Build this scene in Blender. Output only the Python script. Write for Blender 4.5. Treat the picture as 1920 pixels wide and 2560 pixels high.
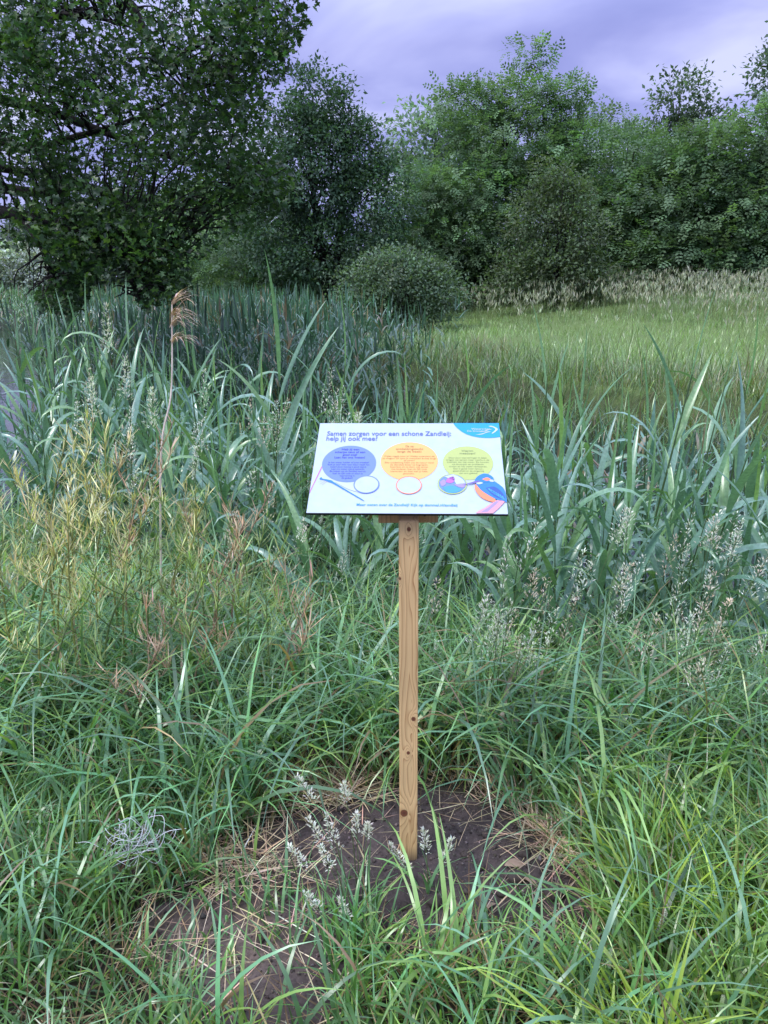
import bpy, math, random
import numpy as np
from mathutils import Matrix, Vector, Euler

for o in list(bpy.data.objects):
    bpy.data.objects.remove(o)
R = math.radians
rng = np.random.default_rng(11)
random.seed(11)
scene = bpy.context.scene
COL = scene.collection

# ------------------------------------------------------------------ camera
CAM_H, PITCH, ROLL, FPX = 1.55, R(16.8), R(-0.5), 1923.0
cam_d = bpy.data.cameras.new('camera')
cam_d.sensor_fit = 'VERTICAL'
cam_d.angle = 2 * math.atan(1280 / FPX)
cam_d.clip_start = 0.05
cam_d.clip_end = 2000
cam = bpy.data.objects.new('camera', cam_d)
COL.objects.link(cam)
CAM_R = (Matrix.Rotation(math.pi / 2 - PITCH, 3, 'X') @ Matrix.Rotation(ROLL, 3, 'Z'))
cam.matrix_world = Matrix.Translation((0, 0, CAM_H)) @ CAM_R.to_4x4()
scene.camera = cam
RN = np.array(CAM_R)

# ------------------------------------------------------------------ world: overcast sky
SUN_EL, SUN_ROT = R(58), R(235)
world = bpy.data.worlds.new('World')
scene.world = world
world.use_nodes = True
nt = world.node_tree
nt.nodes.clear()


def N(tree, typ, **kw):
    n = tree.nodes.new(typ)
    for k, v in kw.items():
        setattr(n, k, v)
    return n


def ramp(tree, stops):
    n = tree.nodes.new('ShaderNodeValToRGB')
    e = n.color_ramp.elements
    while len(e) > 1:
        e.remove(e[0])
    for i, (p, c) in enumerate(stops):
        el = e[0] if i == 0 else e.new(p)
        el.position = p
        el.color = (*c, 1) if len(c) == 3 else c
    return n


sky = N(nt, 'ShaderNodeTexSky', sky_type='NISHITA')
sky.sun_disc = False
sky.sun_elevation = SUN_EL
sky.sun_rotation = SUN_ROT
tc = N(nt, 'ShaderNodeTexCoord')
sep = N(nt, 'ShaderNodeSeparateXYZ')
nt.links.new(tc.outputs['Generated'], sep.inputs[0])
# project the view direction on a cloud layer so that clouds flatten towards the horizon
zc = N(nt, 'ShaderNodeMath', operation='MAXIMUM'); zc.inputs[1].default_value = 0.0
nt.links.new(sep.outputs['Z'], zc.inputs[0])
za = N(nt, 'ShaderNodeMath', operation='ADD'); za.inputs[1].default_value = 0.22
nt.links.new(zc.outputs[0], za.inputs[0])
dv = N(nt, 'ShaderNodeVectorMath', operation='DIVIDE')
cz = N(nt, 'ShaderNodeCombineXYZ')
for i in range(3):
    nt.links.new(za.outputs[0], cz.inputs[i])
nt.links.new(tc.outputs['Generated'], dv.inputs[0]); nt.links.new(cz.outputs[0], dv.inputs[1])
flat = N(nt, 'ShaderNodeVectorMath', operation='MULTIPLY'); flat.inputs[1].default_value = (1, 1, 0)
nt.links.new(dv.outputs[0], flat.inputs[0])
n1 = N(nt, 'ShaderNodeTexNoise'); n1.inputs['Scale'].default_value = 1.55
n1.inputs['Detail'].default_value = 5; n1.inputs['Roughness'].default_value = 0.48
n1.inputs['Distortion'].default_value = 0.35
nt.links.new(flat.outputs[0], n1.inputs['Vector'])
cr = ramp(nt, [(0.32, (1.7, 1.85, 4.4)), (0.44, (2.2, 2.35, 5.1)), (0.53, (2.95, 3.1, 5.9)), (0.66, (4.4, 4.6, 6.9))])
nt.links.new(n1.outputs['Fac'], cr.inputs['Fac'])
# overcast sky: the cloud deck gets brighter and whiter towards the zenith
zr = N(nt, 'ShaderNodeMapRange'); zr.inputs[1].default_value = 0.25; zr.inputs[2].default_value = 1.0
nt.links.new(sep.outputs['Z'], zr.inputs[0])
zm = N(nt, 'ShaderNodeMix', data_type='RGBA', blend_type='MIX')
zm.inputs['A'].default_value = (1, 1, 1, 1); zm.inputs['B'].default_value = (4.7, 5.2, 3.8, 1)
nt.links.new(zr.outputs[0], zm.inputs['Factor'])
mul = N(nt, 'ShaderNodeMix', data_type='RGBA', blend_type='MULTIPLY'); mul.inputs['Factor'].default_value = 1
nt.links.new(cr.outputs['Color'], mul.inputs['A']); nt.links.new(zm.outputs['Result'], mul.inputs['B'])
mx = N(nt, 'ShaderNodeMix', data_type='RGBA'); mx.inputs['Factor'].default_value = 0.92
nt.links.new(sky.outputs[0], mx.inputs['A']); nt.links.new(mul.outputs['Result'], mx.inputs['B'])
bg = N(nt, 'ShaderNodeBackground'); bg.inputs['Strength'].default_value = 0.10
nt.links.new(mx.outputs['Result'], bg.inputs['Color'])
out = N(nt, 'ShaderNodeOutputWorld')
nt.links.new(bg.outputs[0], out.inputs[0])

sun_d = bpy.data.lights.new('sun', 'SUN')
sun_d.energy = 1.5
sun_d.angle = R(18)
sun_d.color = (1.0, 0.98, 0.94)
sun = bpy.data.objects.new('sun', sun_d)
COL.objects.link(sun)
# sky sun_rotation is measured clockwise from +Y
sdir = Vector((math.sin(SUN_ROT) * math.cos(SUN_EL), math.cos(SUN_ROT) * math.cos(SUN_EL), math.sin(SUN_EL)))
sun.rotation_euler = sdir.to_track_quat('Z', 'Y').to_euler()

scene.view_settings.view_transform = 'Standard'
scene.view_settings.look = 'None'
scene.view_settings.gamma = 1
scene.view_settings.use_curve_mapping = False
scene.view_settings.exposure = 0.74
scene.cycles.max_bounces = 8
scene.cycles.transparent_max_bounces = 4


# ------------------------------------------------------------------ helpers
def ray(px, py):
    v = RN @ np.array([(px - 960) / FPX, -(py - 1280) / FPX, -1.0])
    return v


def ground(px, py, z=0.0):
    v = ray(px, py); t = (z - CAM_H) / v[2]
    return Vector((v[0] * t, v[1] * t, z))


def aty(px, py, y):
    v = ray(px, py); t = y / v[1]
    return Vector((v[0] * t, y, CAM_H + v[2] * t))


def project(P):
    q = (P - np.array([0, 0, CAM_H])) @ RN
    return 960 - q[:, 0] / q[:, 2] * FPX, 1280 + q[:, 1] / q[:, 2] * FPX, -q[:, 2]


def in_poly(x, y, poly):
    x = np.asarray(x, float); y = np.asarray(y, float)
    ins = np.zeros(x.shape, bool)
    n = len(poly)
    for i in range(n):
        x0, y0 = poly[i]; x1, y1 = poly[(i + 1) % n]
        if y0 == y1:
            continue
        c = ((y0 > y) != (y1 > y)) & (x < (x1 - x0) * (y - y0) / (y1 - y0) + x0)
        ins ^= c
    return ins


_perm = np.random.default_rng(5).random((64, 64))


def vnoise(x, y):
    xi = np.floor(x).astype(int); yi = np.floor(y).astype(int)
    fx = x - xi; fy = y - yi
    fx = fx * fx * (3 - 2 * fx); fy = fy * fy * (3 - 2 * fy)
    g = lambda a, b: _perm[a % 64, b % 64]
    return (g(xi, yi) * (1 - fx) + g(xi + 1, yi) * fx) * (1 - fy) + (g(xi, yi + 1) * (1 - fx) + g(xi + 1, yi + 1) * fx) * fy - 0.5


def fbm(x, y, o=4):
    s = 0; a = 1.0
    for i in range(o):
        s = s + a * vnoise(x * 2 ** i + 7.3 * i, y * 2 ** i + 3.1 * i); a *= 0.5
    return s


def mesh_from(name, V, F, mat, cols=None, smooth=True):
    """V (n,3); F: (k,m) array, or list of such arrays; cols (n,3)"""
    me = bpy.data.meshes.new(name)
    V = np.ascontiguousarray(V, dtype=np.float32)
    if not isinstance(F, list):
        F = [F]
    F = [np.asarray(f, dtype=np.int32) for f in F if len(f)]
    me.vertices.add(len(V)); me.vertices.foreach_set('co', V.ravel())
    nl = sum(f.size for f in F); npoly = sum(len(f) for f in F)
    me.loops.add(nl); me.polygons.add(npoly)
    me.loops.foreach_set('vertex_index', np.concatenate([f.ravel() for f in F]))
    tot = np.concatenate([np.full(len(f), f.shape[1]) for f in F])
    st = np.concatenate([[0], np.cumsum(tot)[:-1]]).astype(np.int32)
    me.polygons.foreach_set('loop_start', st)
    me.update(calc_edges=True)
    if smooth:
        me.polygons.foreach_set('use_smooth', np.ones(npoly, bool))
    if cols is not None:
        a = me.color_attributes.new('col', 'FLOAT_COLOR', 'POINT')
        c = np.ones((len(V), 4), np.float32); c[:, :3] = cols
        a.data.foreach_set('color', c.ravel())
    if mat:
        me.materials.append(mat)
    return me


def obj(name, me, parent=None, M=None, kind=None):
    o = bpy.data.objects.new(name, me)
    COL.objects.link(o)
    if parent:
        o.parent = parent
    if M is not None:
        o.matrix_local = M if isinstance(M, Matrix) else Matrix.Translation(M)
    if kind:
        o['kind'] = kind
    return o


def tag(o, label, cat, group=None, kind=None):
    o['label'] = label; o['category'] = cat
    if group: o['group'] = group
    if kind: o['kind'] = kind
    return o


def thing(name, label, cat, loc=(0, 0, 0), group=None, rz=0.0):
    o = bpy.data.objects.new(name, None)
    o.empty_display_size = 0.05
    COL.objects.link(o)
    o.location = loc; o.rotation_euler = (0, 0, rz)
    return tag(o, label, cat, group)


class Geo:
    """collects vertex / face / colour arrays for one mesh"""
    def __init__(s): s.V = []; s.F = {}; s.C = []; s.n = 0
    def add(s, V, F, C):
        V = np.asarray(V, float).reshape(-1, 3); F = np.asarray(F, int)
        s.V.append(V); s.F.setdefault(F.shape[1], []).append(F + s.n)
        C = np.asarray(C, float)
        s.C.append(np.broadcast_to(C, V.shape).copy() if C.ndim == 1 else C); s.n += len(V)
    def mesh(s, name, mat, smooth=True):
        return mesh_from(name, np.concatenate(s.V), [np.concatenate(f) for f in s.F.values()], mat, np.concatenate(s.C), smooth)


def blades(P, L, W, az, th0, bend, K=5, twist=0.0, power=1.4, prof='grass', fold=0.0):
    """strips: P (N,3) bases, L,W,az,th0,bend (N,). returns V (N*(K+1)*c,3), F"""
    n = len(P)
    t = np.linspace(0, 1, K + 1); tm = (t[1:] + t[:-1]) / 2
    th = th0[:, None] + bend[:, None] * tm[None] ** power
    ca, sa = np.cos(az)[:, None], np.sin(az)[:, None]
    D = np.stack([np.sin(th) * ca, np.sin(th) * sa, np.cos(th)], -1)
    pts = np.concatenate([np.zeros((n, 1, 3)), np.cumsum(D, 1) * (L[:, None, None] / K)], 1) + P[:, None]
    Dv = np.concatenate([D[:, :1], (D[:, 1:] + D[:, :-1]) / 2, D[:, -1:]], 1)
    side = np.stack([-sa, ca, 0 * sa], -1) * np.ones((1, K + 1, 1))
    nrm = np.cross(Dv, side)
    tw = np.broadcast_to(np.asarray(twist, float), (n,))[:, None] * t[None]
    S = side * np.cos(tw)[..., None] + nrm * np.sin(tw)[..., None]
    if prof == 'grass':
        w = np.minimum(1, 0.55 + 1.6 * t) * (1 - t ** 2.2)
    elif prof == 'reed':
        w = np.minimum(1, 0.42 + 2.6 * t) * (1 - t ** 1.7) ** 0.85
    elif prof == 'spindle':
        w = np.sin(np.pi * np.clip(t * 0.94 + 0.05, 0, 1))
    else:
        w = 1 - 0.6 * t
    w = np.maximum(w, 0.03)
    hw = (W[:, None] * w[None] / 2)[..., None]
    if fold:
        up = np.cross(S, Dv)
        V = np.stack([pts - S * hw - up * hw * fold, pts, pts + S * hw - up * hw * fold], 2); c = 3
    else:
        V = np.stack([pts - S * hw, pts + S * hw], 2); c = 2
    base = (np.arange(n) * (K + 1) * c)[:, None]
    lv = (np.arange(K) * c)[None]
    F = []
    for j in range(c - 1):
        a = base + lv + j
        F.append(np.stack([a, a + 1, a + c + 1, a + c], -1).reshape(-1, 4))
    return V.reshape(-1, 3), np.concatenate(F), (K + 1) * c


def tubes(paths, sides=6, cap=True):
    """paths: list of (points, radii) -> V,F"""
    V = []; F = []; n0 = 0
    for pts, rad in paths:
        pts = np.asarray(pts, float); rad = np.broadcast_to(np.asarray(rad, float), (len(pts),))
        T = np.gradient(pts, axis=0); T /= np.linalg.norm(T, axis=1)[:, None] + 1e-9
        ref = np.array([0.31, 0.95, 0.05]) if abs(T[0][1]) < 0.9 else np.array([1.0, 0, 0])
        A = np.cross(T, ref); A /= np.linalg.norm(A, axis=1)[:, None] + 1e-9
        B = np.cross(T, A)
        a = np.linspace(0, 2 * np.pi, sides, endpoint=False)
        ring = pts[:, None] + rad[:, None, None] * (A[:, None] * np.cos(a)[None, :, None] + B[:, None] * np.sin(a)[None, :, None])
        V.append(ring.reshape(-1, 3))
        m = len(pts)
        i = np.arange(m - 1)[:, None] * sides; j = np.arange(sides)[None]; j2 = (j + 1) % sides
        F.append((np.stack([i + j, i + j2, i + sides + j2, i + sides + j], -1).reshape(-1, 4)) + n0)
        n0 += m * sides
    return np.concatenate(V), np.concatenate(F)


def spline(pts, n=10):
    """Catmull-Rom resample"""
    p = np.asarray(pts, float)
    if len(p) == 2:
        return p[0] + (p[1] - p[0]) * np.linspace(0, 1, n)[:, None]
    q = np.vstack([2 * p[0] - p[1], p, 2 * p[-1] - p[-2]])
    u = np.linspace(0, len(p) - 1 - 1e-6, n); i = u.astype(int); f = (u - i)[:, None]
    a, b, c, d = q[i], q[i + 1], q[i + 2], q[i + 3]
    return 0.5 * (2 * b + (c - a) * f + (2 * a - 5 * b + 4 * c - d) * f ** 2 + (3 * b - a - 3 * c + d) * f ** 3)


LEAF = {
    'rhomb': (np.array([[0, 0, 0], [.42, .27, .05], [1, 0, -.06], [.42, -.27, .05]]), [[0, 1, 2, 3]]),
    'lobed': (np.array([[0, 0, 0], [.20, .30, .05], [.36, .11, .02], [.60, .40, .04], [.70, .13, .0], [1.0, 0, -.10],
                        [.20, -.30, .05], [.36, -.11, .02], [.60, -.40, .04], [.70, -.13, 0]]),
              [[0, 5, 4, 3, 2, 1], [0, 6, 7, 8, 9, 5]]),
}
_fv = []; _ff = []
for _i, _t in enumerate((.18, .48, .78)):
    for _s in (1, -1):
        b = np.array([_t, 0, -.10 * _t * _t]); d = np.array([.45, .9 * _s, -.10]); d /= np.linalg.norm(d); l = .36 * (1 - .25 * _t)
        p = np.array([.9 * _s, -.45, 0.0]); p = np.array([-d[1], d[0], 0])
        k = len(_fv)
        _fv += [b, b + d * l * .5 + p * .095, b + d * l, b + d * l * .5 - p * .095]; _ff.append([k, k + 1, k + 2, k + 3])
_k = len(_fv); _fv += [np.array([.9, 0, -.08]), np.array([1.03, .075, -.1]), np.array([1.2, 0, -.14]), np.array([1.03, -.075, -.1])]; _ff.append([_k, _k + 1, _k + 2, _k + 3])
LEAF['frond'] = (np.array(_fv), _ff)


def unit(v):
    return v / (np.linalg.norm(v, axis=-1, keepdims=True) + 1e-9)


def leaf_cloud(pos, d, n, size, kind):
    T, F = LEAF[kind]
    d = unit(d); n = unit(n - d * np.sum(n * d, -1, keepdims=True)); s = np.cross(n, d)
    V = pos[:, None] + size[:, None, None] * (T[None, :, :1] * d[:, None] + T[None, :, 1:2] * s[:, None] + T[None, :, 2:] * n[:, None])
    off = (np.arange(len(pos)) * len(T))[:, None, None]
    return V.reshape(-1, 3), (np.array(F)[None] + off).reshape(-1, len(F[0])), len(T)


def vary(base, n, amt=0.18, hue=0.06):
    b = np.asarray(base, float)
    k = np.exp(rng.normal(0, amt, (n, 1))); h = np.exp(rng.normal(0, hue, (n, 3)))
    return np.clip(b * k * h, 0.003, 0.9)


# ------------------------------------------------------------------ materials
def mat_base(name):
    m = bpy.data.materials.new(name); m.use_nodes = True
    t = m.node_tree; b = t.nodes['Principled BSDF']
    return m, t, b


def leaf_mat(name, rough=0.45, spec=0.5, trans=0.3, tint=(1, 1, 1), streak=0.0):
    m, t, b = mat_base(name)
    at = N(t, 'ShaderNodeAttribute', attribute_name='col')
    src = at.outputs['Color']
    nz = N(t, 'ShaderNodeTexNoise'); nz.inputs['Scale'].default_value = 35 if streak else 9; nz.inputs['Detail'].default_value = 3
    mr = N(t, 'ShaderNodeMapRange'); mr.inputs[1].default_value = .3; mr.inputs[2].default_value = .7
    mr.inputs[3].default_value = .78; mr.inputs[4].default_value = 1.2
    tcx = N(t, 'ShaderNodeTexCoord'); t.links.new(tcx.outputs['Object'], nz.inputs['Vector'])
    t.links.new(nz.outputs['Fac'], mr.inputs[0])
    mu = N(t, 'ShaderNodeVectorMath', operation='SCALE')
    t.links.new(src, mu.inputs[0]); t.links.new(mr.outputs[0], mu.inputs['Scale'])
    t.links.new(mu.outputs[0], b.inputs['Base Color'])
    b.inputs['Roughness'].default_value = rough
    b.inputs['Specular IOR Level'].default_value = spec
    tr = N(t, 'ShaderNodeBsdfTranslucent')
    tm = N(t, 'ShaderNodeVectorMath', operation='MULTIPLY'); tm.inputs[1].default_value = (1.5 * tint[0], 1.7 * tint[1], .7 * tint[2])
    t.links.new(mu.outputs[0], tm.inputs[0]); t.links.new(tm.outputs[0], tr.inputs['Color'])
    ms = N(t, 'ShaderNodeMixShader'); ms.inputs[0].default_value = trans
    o = t.nodes['Material Output']
    t.links.new(b.outputs[0], ms.inputs[1]); t.links.new(tr.outputs[0], ms.inputs[2]); t.links.new(ms.outputs[0], o.inputs[0])
    return m


def plain_mat(name, col, rough=0.5, spec=0.5, bump=0.0, bscale=60, var=0.0):
    m, t, b = mat_base(name)
    b.inputs['Roughness'].default_value = rough; b.inputs['Specular IOR Level'].default_value = spec
    b.inputs['Base Color'].default_value = (*col, 1)
    tcx = N(t, 'ShaderNodeTexCoord')
    nz = N(t, 'ShaderNodeTexNoise'); nz.inputs['Scale'].default_value = bscale; nz.inputs['Detail'].default_value = 5
    t.links.new(tcx.outputs['Object'], nz.inputs['Vector'])
    if var:
        r = ramp(t, [(.3, tuple(c * (1 - var) for c in col)), (.7, tuple(min(1, c * (1 + var)) for c in col))])
        t.links.new(nz.outputs['Fac'], r.inputs['Fac']); t.links.new(r.outputs['Color'], b.inputs['Base Color'])
    if bump:
        bp = N(t, 'ShaderNodeBump'); bp.inputs['Strength'].default_value = bump; bp.inputs['Distance'].default_value = .01
        t.links.new(nz.outputs['Fac'], bp.inputs['Height']); t.links.new(bp.outputs[0], b.inputs['Normal'])
    return m


M_GRASS = leaf_mat('grass_blade', .30, .8, .26)
M_REED = leaf_mat('reed_leaf', .27, .9, .20, streak=1)
M_OAK = leaf_mat('oak_leaf', .42, .5, .34)
M_LEAF = leaf_mat('far_leaf', .6, .3, .32)
M_DRY = leaf_mat('dry_straw', .7, .2, .2, tint=(.9, .75, 1))
M_SEED = leaf_mat('seed_head', .6, .3, .35, tint=(.8, .75, 1.2))


def attr_ground_mat(name, rough=.95, bump=.6, scale=45):
    m, t, b = mat_base(name)
    at = N(t, 'ShaderNodeAttribute', attribute_name='col')
    tcx = N(t, 'ShaderNodeTexCoord')
    nz = N(t, 'ShaderNodeTexNoise'); nz.inputs['Scale'].default_value = scale; nz.inputs['Detail'].default_value = 8; nz.inputs['Roughness'].default_value = .7
    t.links.new(tcx.outputs['Object'], nz.inputs['Vector'])
    mr = N(t, 'ShaderNodeMapRange'); mr.inputs[1].default_value = .25; mr.inputs[2].default_value = .75; mr.inputs[3].default_value = .45; mr.inputs[4].default_value = 1.6
    t.links.new(nz.outputs['Fac'], mr.inputs[0])
    mu = N(t, 'ShaderNodeVectorMath', operation='SCALE')
    t.links.new(at.outputs['Color'], mu.inputs[0]); t.links.new(mr.outputs[0], mu.inputs['Scale'])
    # pale grit
    vo = N(t, 'ShaderNodeTexVoronoi'); vo.inputs['Scale'].default_value = scale * 3.2
    t.links.new(tcx.outputs['Object'], vo.inputs['Vector'])
    g = ramp(t, [(.0, (1, 1, 1)), (.10, (1, 1, 1)), (.16, (0, 0, 0))])
    t.links.new(vo.outputs['Distance'], g.inputs['Fac'])
    gate = N(t, 'ShaderNodeMath', operation='GREATER_THAN'); gate.inputs[1].default_value = .72
    sp = N(t, 'ShaderNodeSeparateColor'); t.links.new(vo.outputs['Color'], sp.inputs[0]); t.links.new(sp.outputs[0], gate.inputs[0])
    gm = N(t, 'ShaderNodeMath', operation='MULTIPLY'); t.links.new(g.outputs['Color'], gm.inputs[0]); t.links.new(gate.outputs[0], gm.inputs[1])
    mx = N(t, 'ShaderNodeMix', data_type='RGBA'); mx.inputs['B'].default_value = (.19, .16, .14, 1)
    t.links.new(gm.outputs[0], mx.inputs['Factor']); t.links.new(mu.outputs[0], mx.inputs['A'])
    t.links.new(mx.outputs['Result'], b.inputs['Base Color'])
    b.inputs['Roughness'].default_value = rough; b.inputs['Specular IOR Level'].default_value = .25
    bp = N(t, 'ShaderNodeBump'); bp.inputs['Strength'].default_value = bump; bp.inputs['Distance'].default_value = .004
    t.links.new(nz.outputs['Fac'], bp.inputs['Height']); t.links.new(bp.outputs[0], b.inputs['Normal'])
    return m


M_GROUND = attr_ground_mat('ground_soil')
M_SOIL = attr_ground_mat('dug_soil', .95, .9, 60)
M_BARK = plain_mat('bark', (.028, .024, .022), .9, .2, .8, 14, .4)

# water
M_WATER, t, b = mat_base('stream_water')
b.inputs['Base Color'].default_value = (.018, .024, .022, 1); b.inputs['Roughness'].default_value = .06
b.inputs['Specular IOR Level'].default_value = .5; b.inputs['IOR'].default_value = 1.33
nz = N(t, 'ShaderNodeTexNoise'); nz.inputs['Scale'].default_value = 3.5; nz.inputs['Detail'].default_value = 3
tcx = N(t, 'ShaderNodeTexCoord'); t.links.new(tcx.outputs['Object'], nz.inputs['Vector'])
bp = N(t, 'ShaderNodeBump'); bp.inputs['Strength'].default_value = .12; bp.inputs['Distance'].default_value = .05
t.links.new(nz.outputs['Fac'], bp.inputs['Height']); t.links.new(bp.outputs[0], b.inputs['Normal'])

# ------------------------------------------------------------------ terrain
NEAR = [(40, -14), (14, -4), (7, .6), (3.2, 2.25), (1.7, 2.62), (.7, 2.85), (-.3, 3.25), (-1.4, 4.0), (-3, 5.0), (-5.5, 7.2), (-9.5, 12), (-15, 22), (-21, 40), (-30, 90)]
FAR = [(60, -2), (24, 6.5), (11, 9.2), (5.6, 10.6), (2.6, 13), (.5, 17), (-2.2, 24), (-6, 34), (-12, 52), (-20, 90)]
STREAM = NEAR + FAR[::-1]
WATER_Z = -0.55


def dist_line(x, y, pts):
    d = np.full(np.shape(x), 1e9)
    for (x0, y0), (x1, y1) in zip(pts[:-1], pts[1:]):
        vx, vy = x1 - x0, y1 - y0
        t = np.clip(((x - x0) * vx + (y - y0) * vy) / (vx * vx + vy * vy), 0, 1)
        d = np.minimum(d, np.hypot(x - x0 - t * vx, y - y0 - t * vy))
    return d


def sm(a, b, v):
    t = np.clip((v - a) / (b - a), 0, 1); return t * t * (3 - 2 * t)


# bare earth patches (ground coordinates): x, y, rx, ry
SOIL = [(0.04, 1.79, .43, .31), (0.30, 1.64, .32, .22), (-.46, 1.53, .17, .14), (-.23, 1.36, .19, .16), (-.30, 1.74, .20, .16), (-.33, 1.45, .17, .14), (-.71, 1.80, .09, .08), (.48, 1.66, .16, .12), (.12, 1.59, .38, .14)]


def soil_mask(x, y):
    s = np.zeros(np.shape(x))
    nx = x + .07 * fbm(x * 7, y * 7, 3); ny = y + .07 * fbm(x * 7 + 9, y * 7 + 4, 3)
    for cx, cy, rx, ry in SOIL:
        r = np.hypot((nx - cx) / rx, (ny - cy) / ry)
        s = np.maximum(s, 1 - sm(.72, 1.12, r))
    return s


def height(x, y):
    x = np.asarray(x, float); y = np.asarray(y, float)
    ins = in_poly(x, y, STREAM)
    dn = dist_line(x, y, NEAR); df = dist_line(x, y, FAR)
    far_side = (~ins) & (df < dn)
    zin = -0.12 - .78 * sm(0, .9, np.minimum(dn, df))
    znear = -.12 * (1 - sm(0, .9, dn)) + .05 * fbm(x * 1.3, y * 1.3, 3)
    zfar = -.12 + .22 * sm(0, 2.5, df) + .75 * sm(3, 14, df) + .20 * fbm(x * .35, y * .35, 3)
    z = np.where(ins, zin, np.where(far_side, zfar, znear))
    r = np.hypot((x - .08) / .55, (y - 1.8) / .42)
    z = z + .035 * (1 - sm(.1, 1.0, r)) - .015 * soil_mask(x, y)
    return z


def on_far(x, y):
    return (~in_poly(x, y, STREAM)) & (dist_line(x, y, FAR) < dist_line(x, y, NEAR))


def axis(parts):
    out = []
    for a, b, s in parts:
        out.append(np.arange(a, b, s))
    return np.unique(np.round(np.concatenate(out), 4))


gx = axis([(-400, -60, 20), (-60, -14, 2), (-14, -3.2, .3), (-3.2, -1.1, .06), (-1.1, 1.1, .04), (1.1, 3.2, .06), (3.2, 14, .3), (14, 60, 2), (60, 401, 20)])
gy = axis([(-200, -20, 20), (-20, -2, 1), (-2, .9, .12), (.9, 2.4, .04), (2.4, 5.4, .06), (5.4, 34, .35), (34, 100, 3), (100, 601, 25)])
X, Y = np.meshgrid(gx, gy)
Z = height(X, Y)
fine = (np.abs(X) < 1.1) & (Y > .9) & (Y < 2.4)
sk = soil_mask(X, Y)

ins = in_poly(X, Y, STREAM); df = dist_line(X, Y, FAR); dn = dist_line(X, Y, NEAR)
farside = (~ins) & (df < dn)
c = np.zeros(X.shape + (3,))
c[:] = (.030, .027, .018)
c[farside] = (.11, .155, .05)
c[ins] = (.014, .013, .010)
c[ins & (df < 2.0)] = (.06, .075, .03)
dampn = (fbm(X * 3, Y * 3, 3) + .5)[..., None]
soilc = np.array([.056, .043, .042]) + np.clip(dampn - .25, 0, 1) * np.array([.032, .022, .016])
pale = np.clip(1 - np.hypot((X + .42) / .26, (Y - 1.50) / .2), 0, 1)[..., None] * 1.6
soilc = soilc + np.clip(pale, 0, 1) * np.array([.05, .036, .028])
c = c * (1 - sk[..., None]) + soilc * sk[..., None]
nx_, ny_ = len(gx), len(gy)
i = np.arange(ny_ - 1)[:, None] * nx_ + np.arange(nx_ - 1)[None]
F = np.stack([i, i + 1, i + nx_ + 1, i + nx_], -1).reshape(-1, 4)
g = obj('ground', mesh_from('ground', np.stack([X, Y, Z], -1).reshape(-1, 3), F, M_GROUND, c.reshape(-1, 3)), kind='structure')
g['label'] = 'grassy stream bank with bare dug earth round the sign post'; g['category'] = 'ground'

wv = np.array([[x, y, WATER_Z] for x, y in STREAM])
# water sheet: strip between the two bank lines, reaching under both banks
ma = spline([(x, y, WATER_Z) for x, y in NEAR], 60); mb = spline([(x, y, WATER_Z) for x, y in FAR], 60)
wd = np.arange(60)
WV = np.concatenate([ma, mb]); WF = np.stack([wd[:-1], wd[1:], wd[1:] + 60, wd[:-1] + 60], -1)
w = obj('water', mesh_from('water', WV, WF, M_WATER, smooth=False), kind='structure')
w['label'] = 'dark still water of the stream behind the reeds'; w['category'] = 'water'

# the dug earth itself: a finely broken crust over the bare patches
def soil_z(x, y):
    m = soil_mask(x, y)
    lump = .5 - np.abs(fbm(x * 11, y * 11, 3)); fine_ = .5 - np.abs(fbm(x * 38 + 5, y * 38, 3)); grain = fbm(x * 110, y * 110, 2)
    return height(x, y) + sm(.05, .6, m) * (.030 * lump + .013 * fine_ + .0045 * grain + .012 * fbm(x * 5, y * 5, 2)) - .018 * (1 - sm(.0, .3, m)) - .006


sx_ = np.arange(-.95, .82, .0075); sy_ = np.arange(1.1, 2.2, .0075)
SX, SY = np.meshgrid(sx_, sy_); SZ = soil_z(SX, SY); SMK = soil_mask(SX, SY)
i = np.arange(len(sy_) - 1)[:, None] * len(sx_) + np.arange(len(sx_) - 1)[None]
F = np.stack([i, i + 1, i + len(sx_) + 1, i + len(sx_)], -1).reshape(-1, 4)
F = F[(SMK.reshape(-1)[F] > .04).all(1)]
used = np.unique(F); remap = np.zeros(SX.size, int); remap[used] = np.arange(len(used))
dampn = (fbm(SX * 3, SY * 3, 3) + .5)[..., None]
sc_ = np.array([.056, .043, .042]) + np.clip(dampn - .25, 0, 1) * np.array([.030, .021, .017])
sc_ = sc_ + np.clip(np.clip(1 - np.hypot((SX + .42) / .26, (SY - 1.50) / .2), 0, 1)[..., None] * 1.6, 0, 1) * np.array([.05, .036, .028])
so = obj('dug_soil', mesh_from('dug_soil', np.stack([SX, SY, SZ], -1).reshape(-1, 3)[used], remap[F], M_SOIL, sc_.reshape(-1, 3)[used]), kind='structure')
so['label'] = 'bare dug dark earth round the foot of the post'; so['category'] = 'soil'

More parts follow.
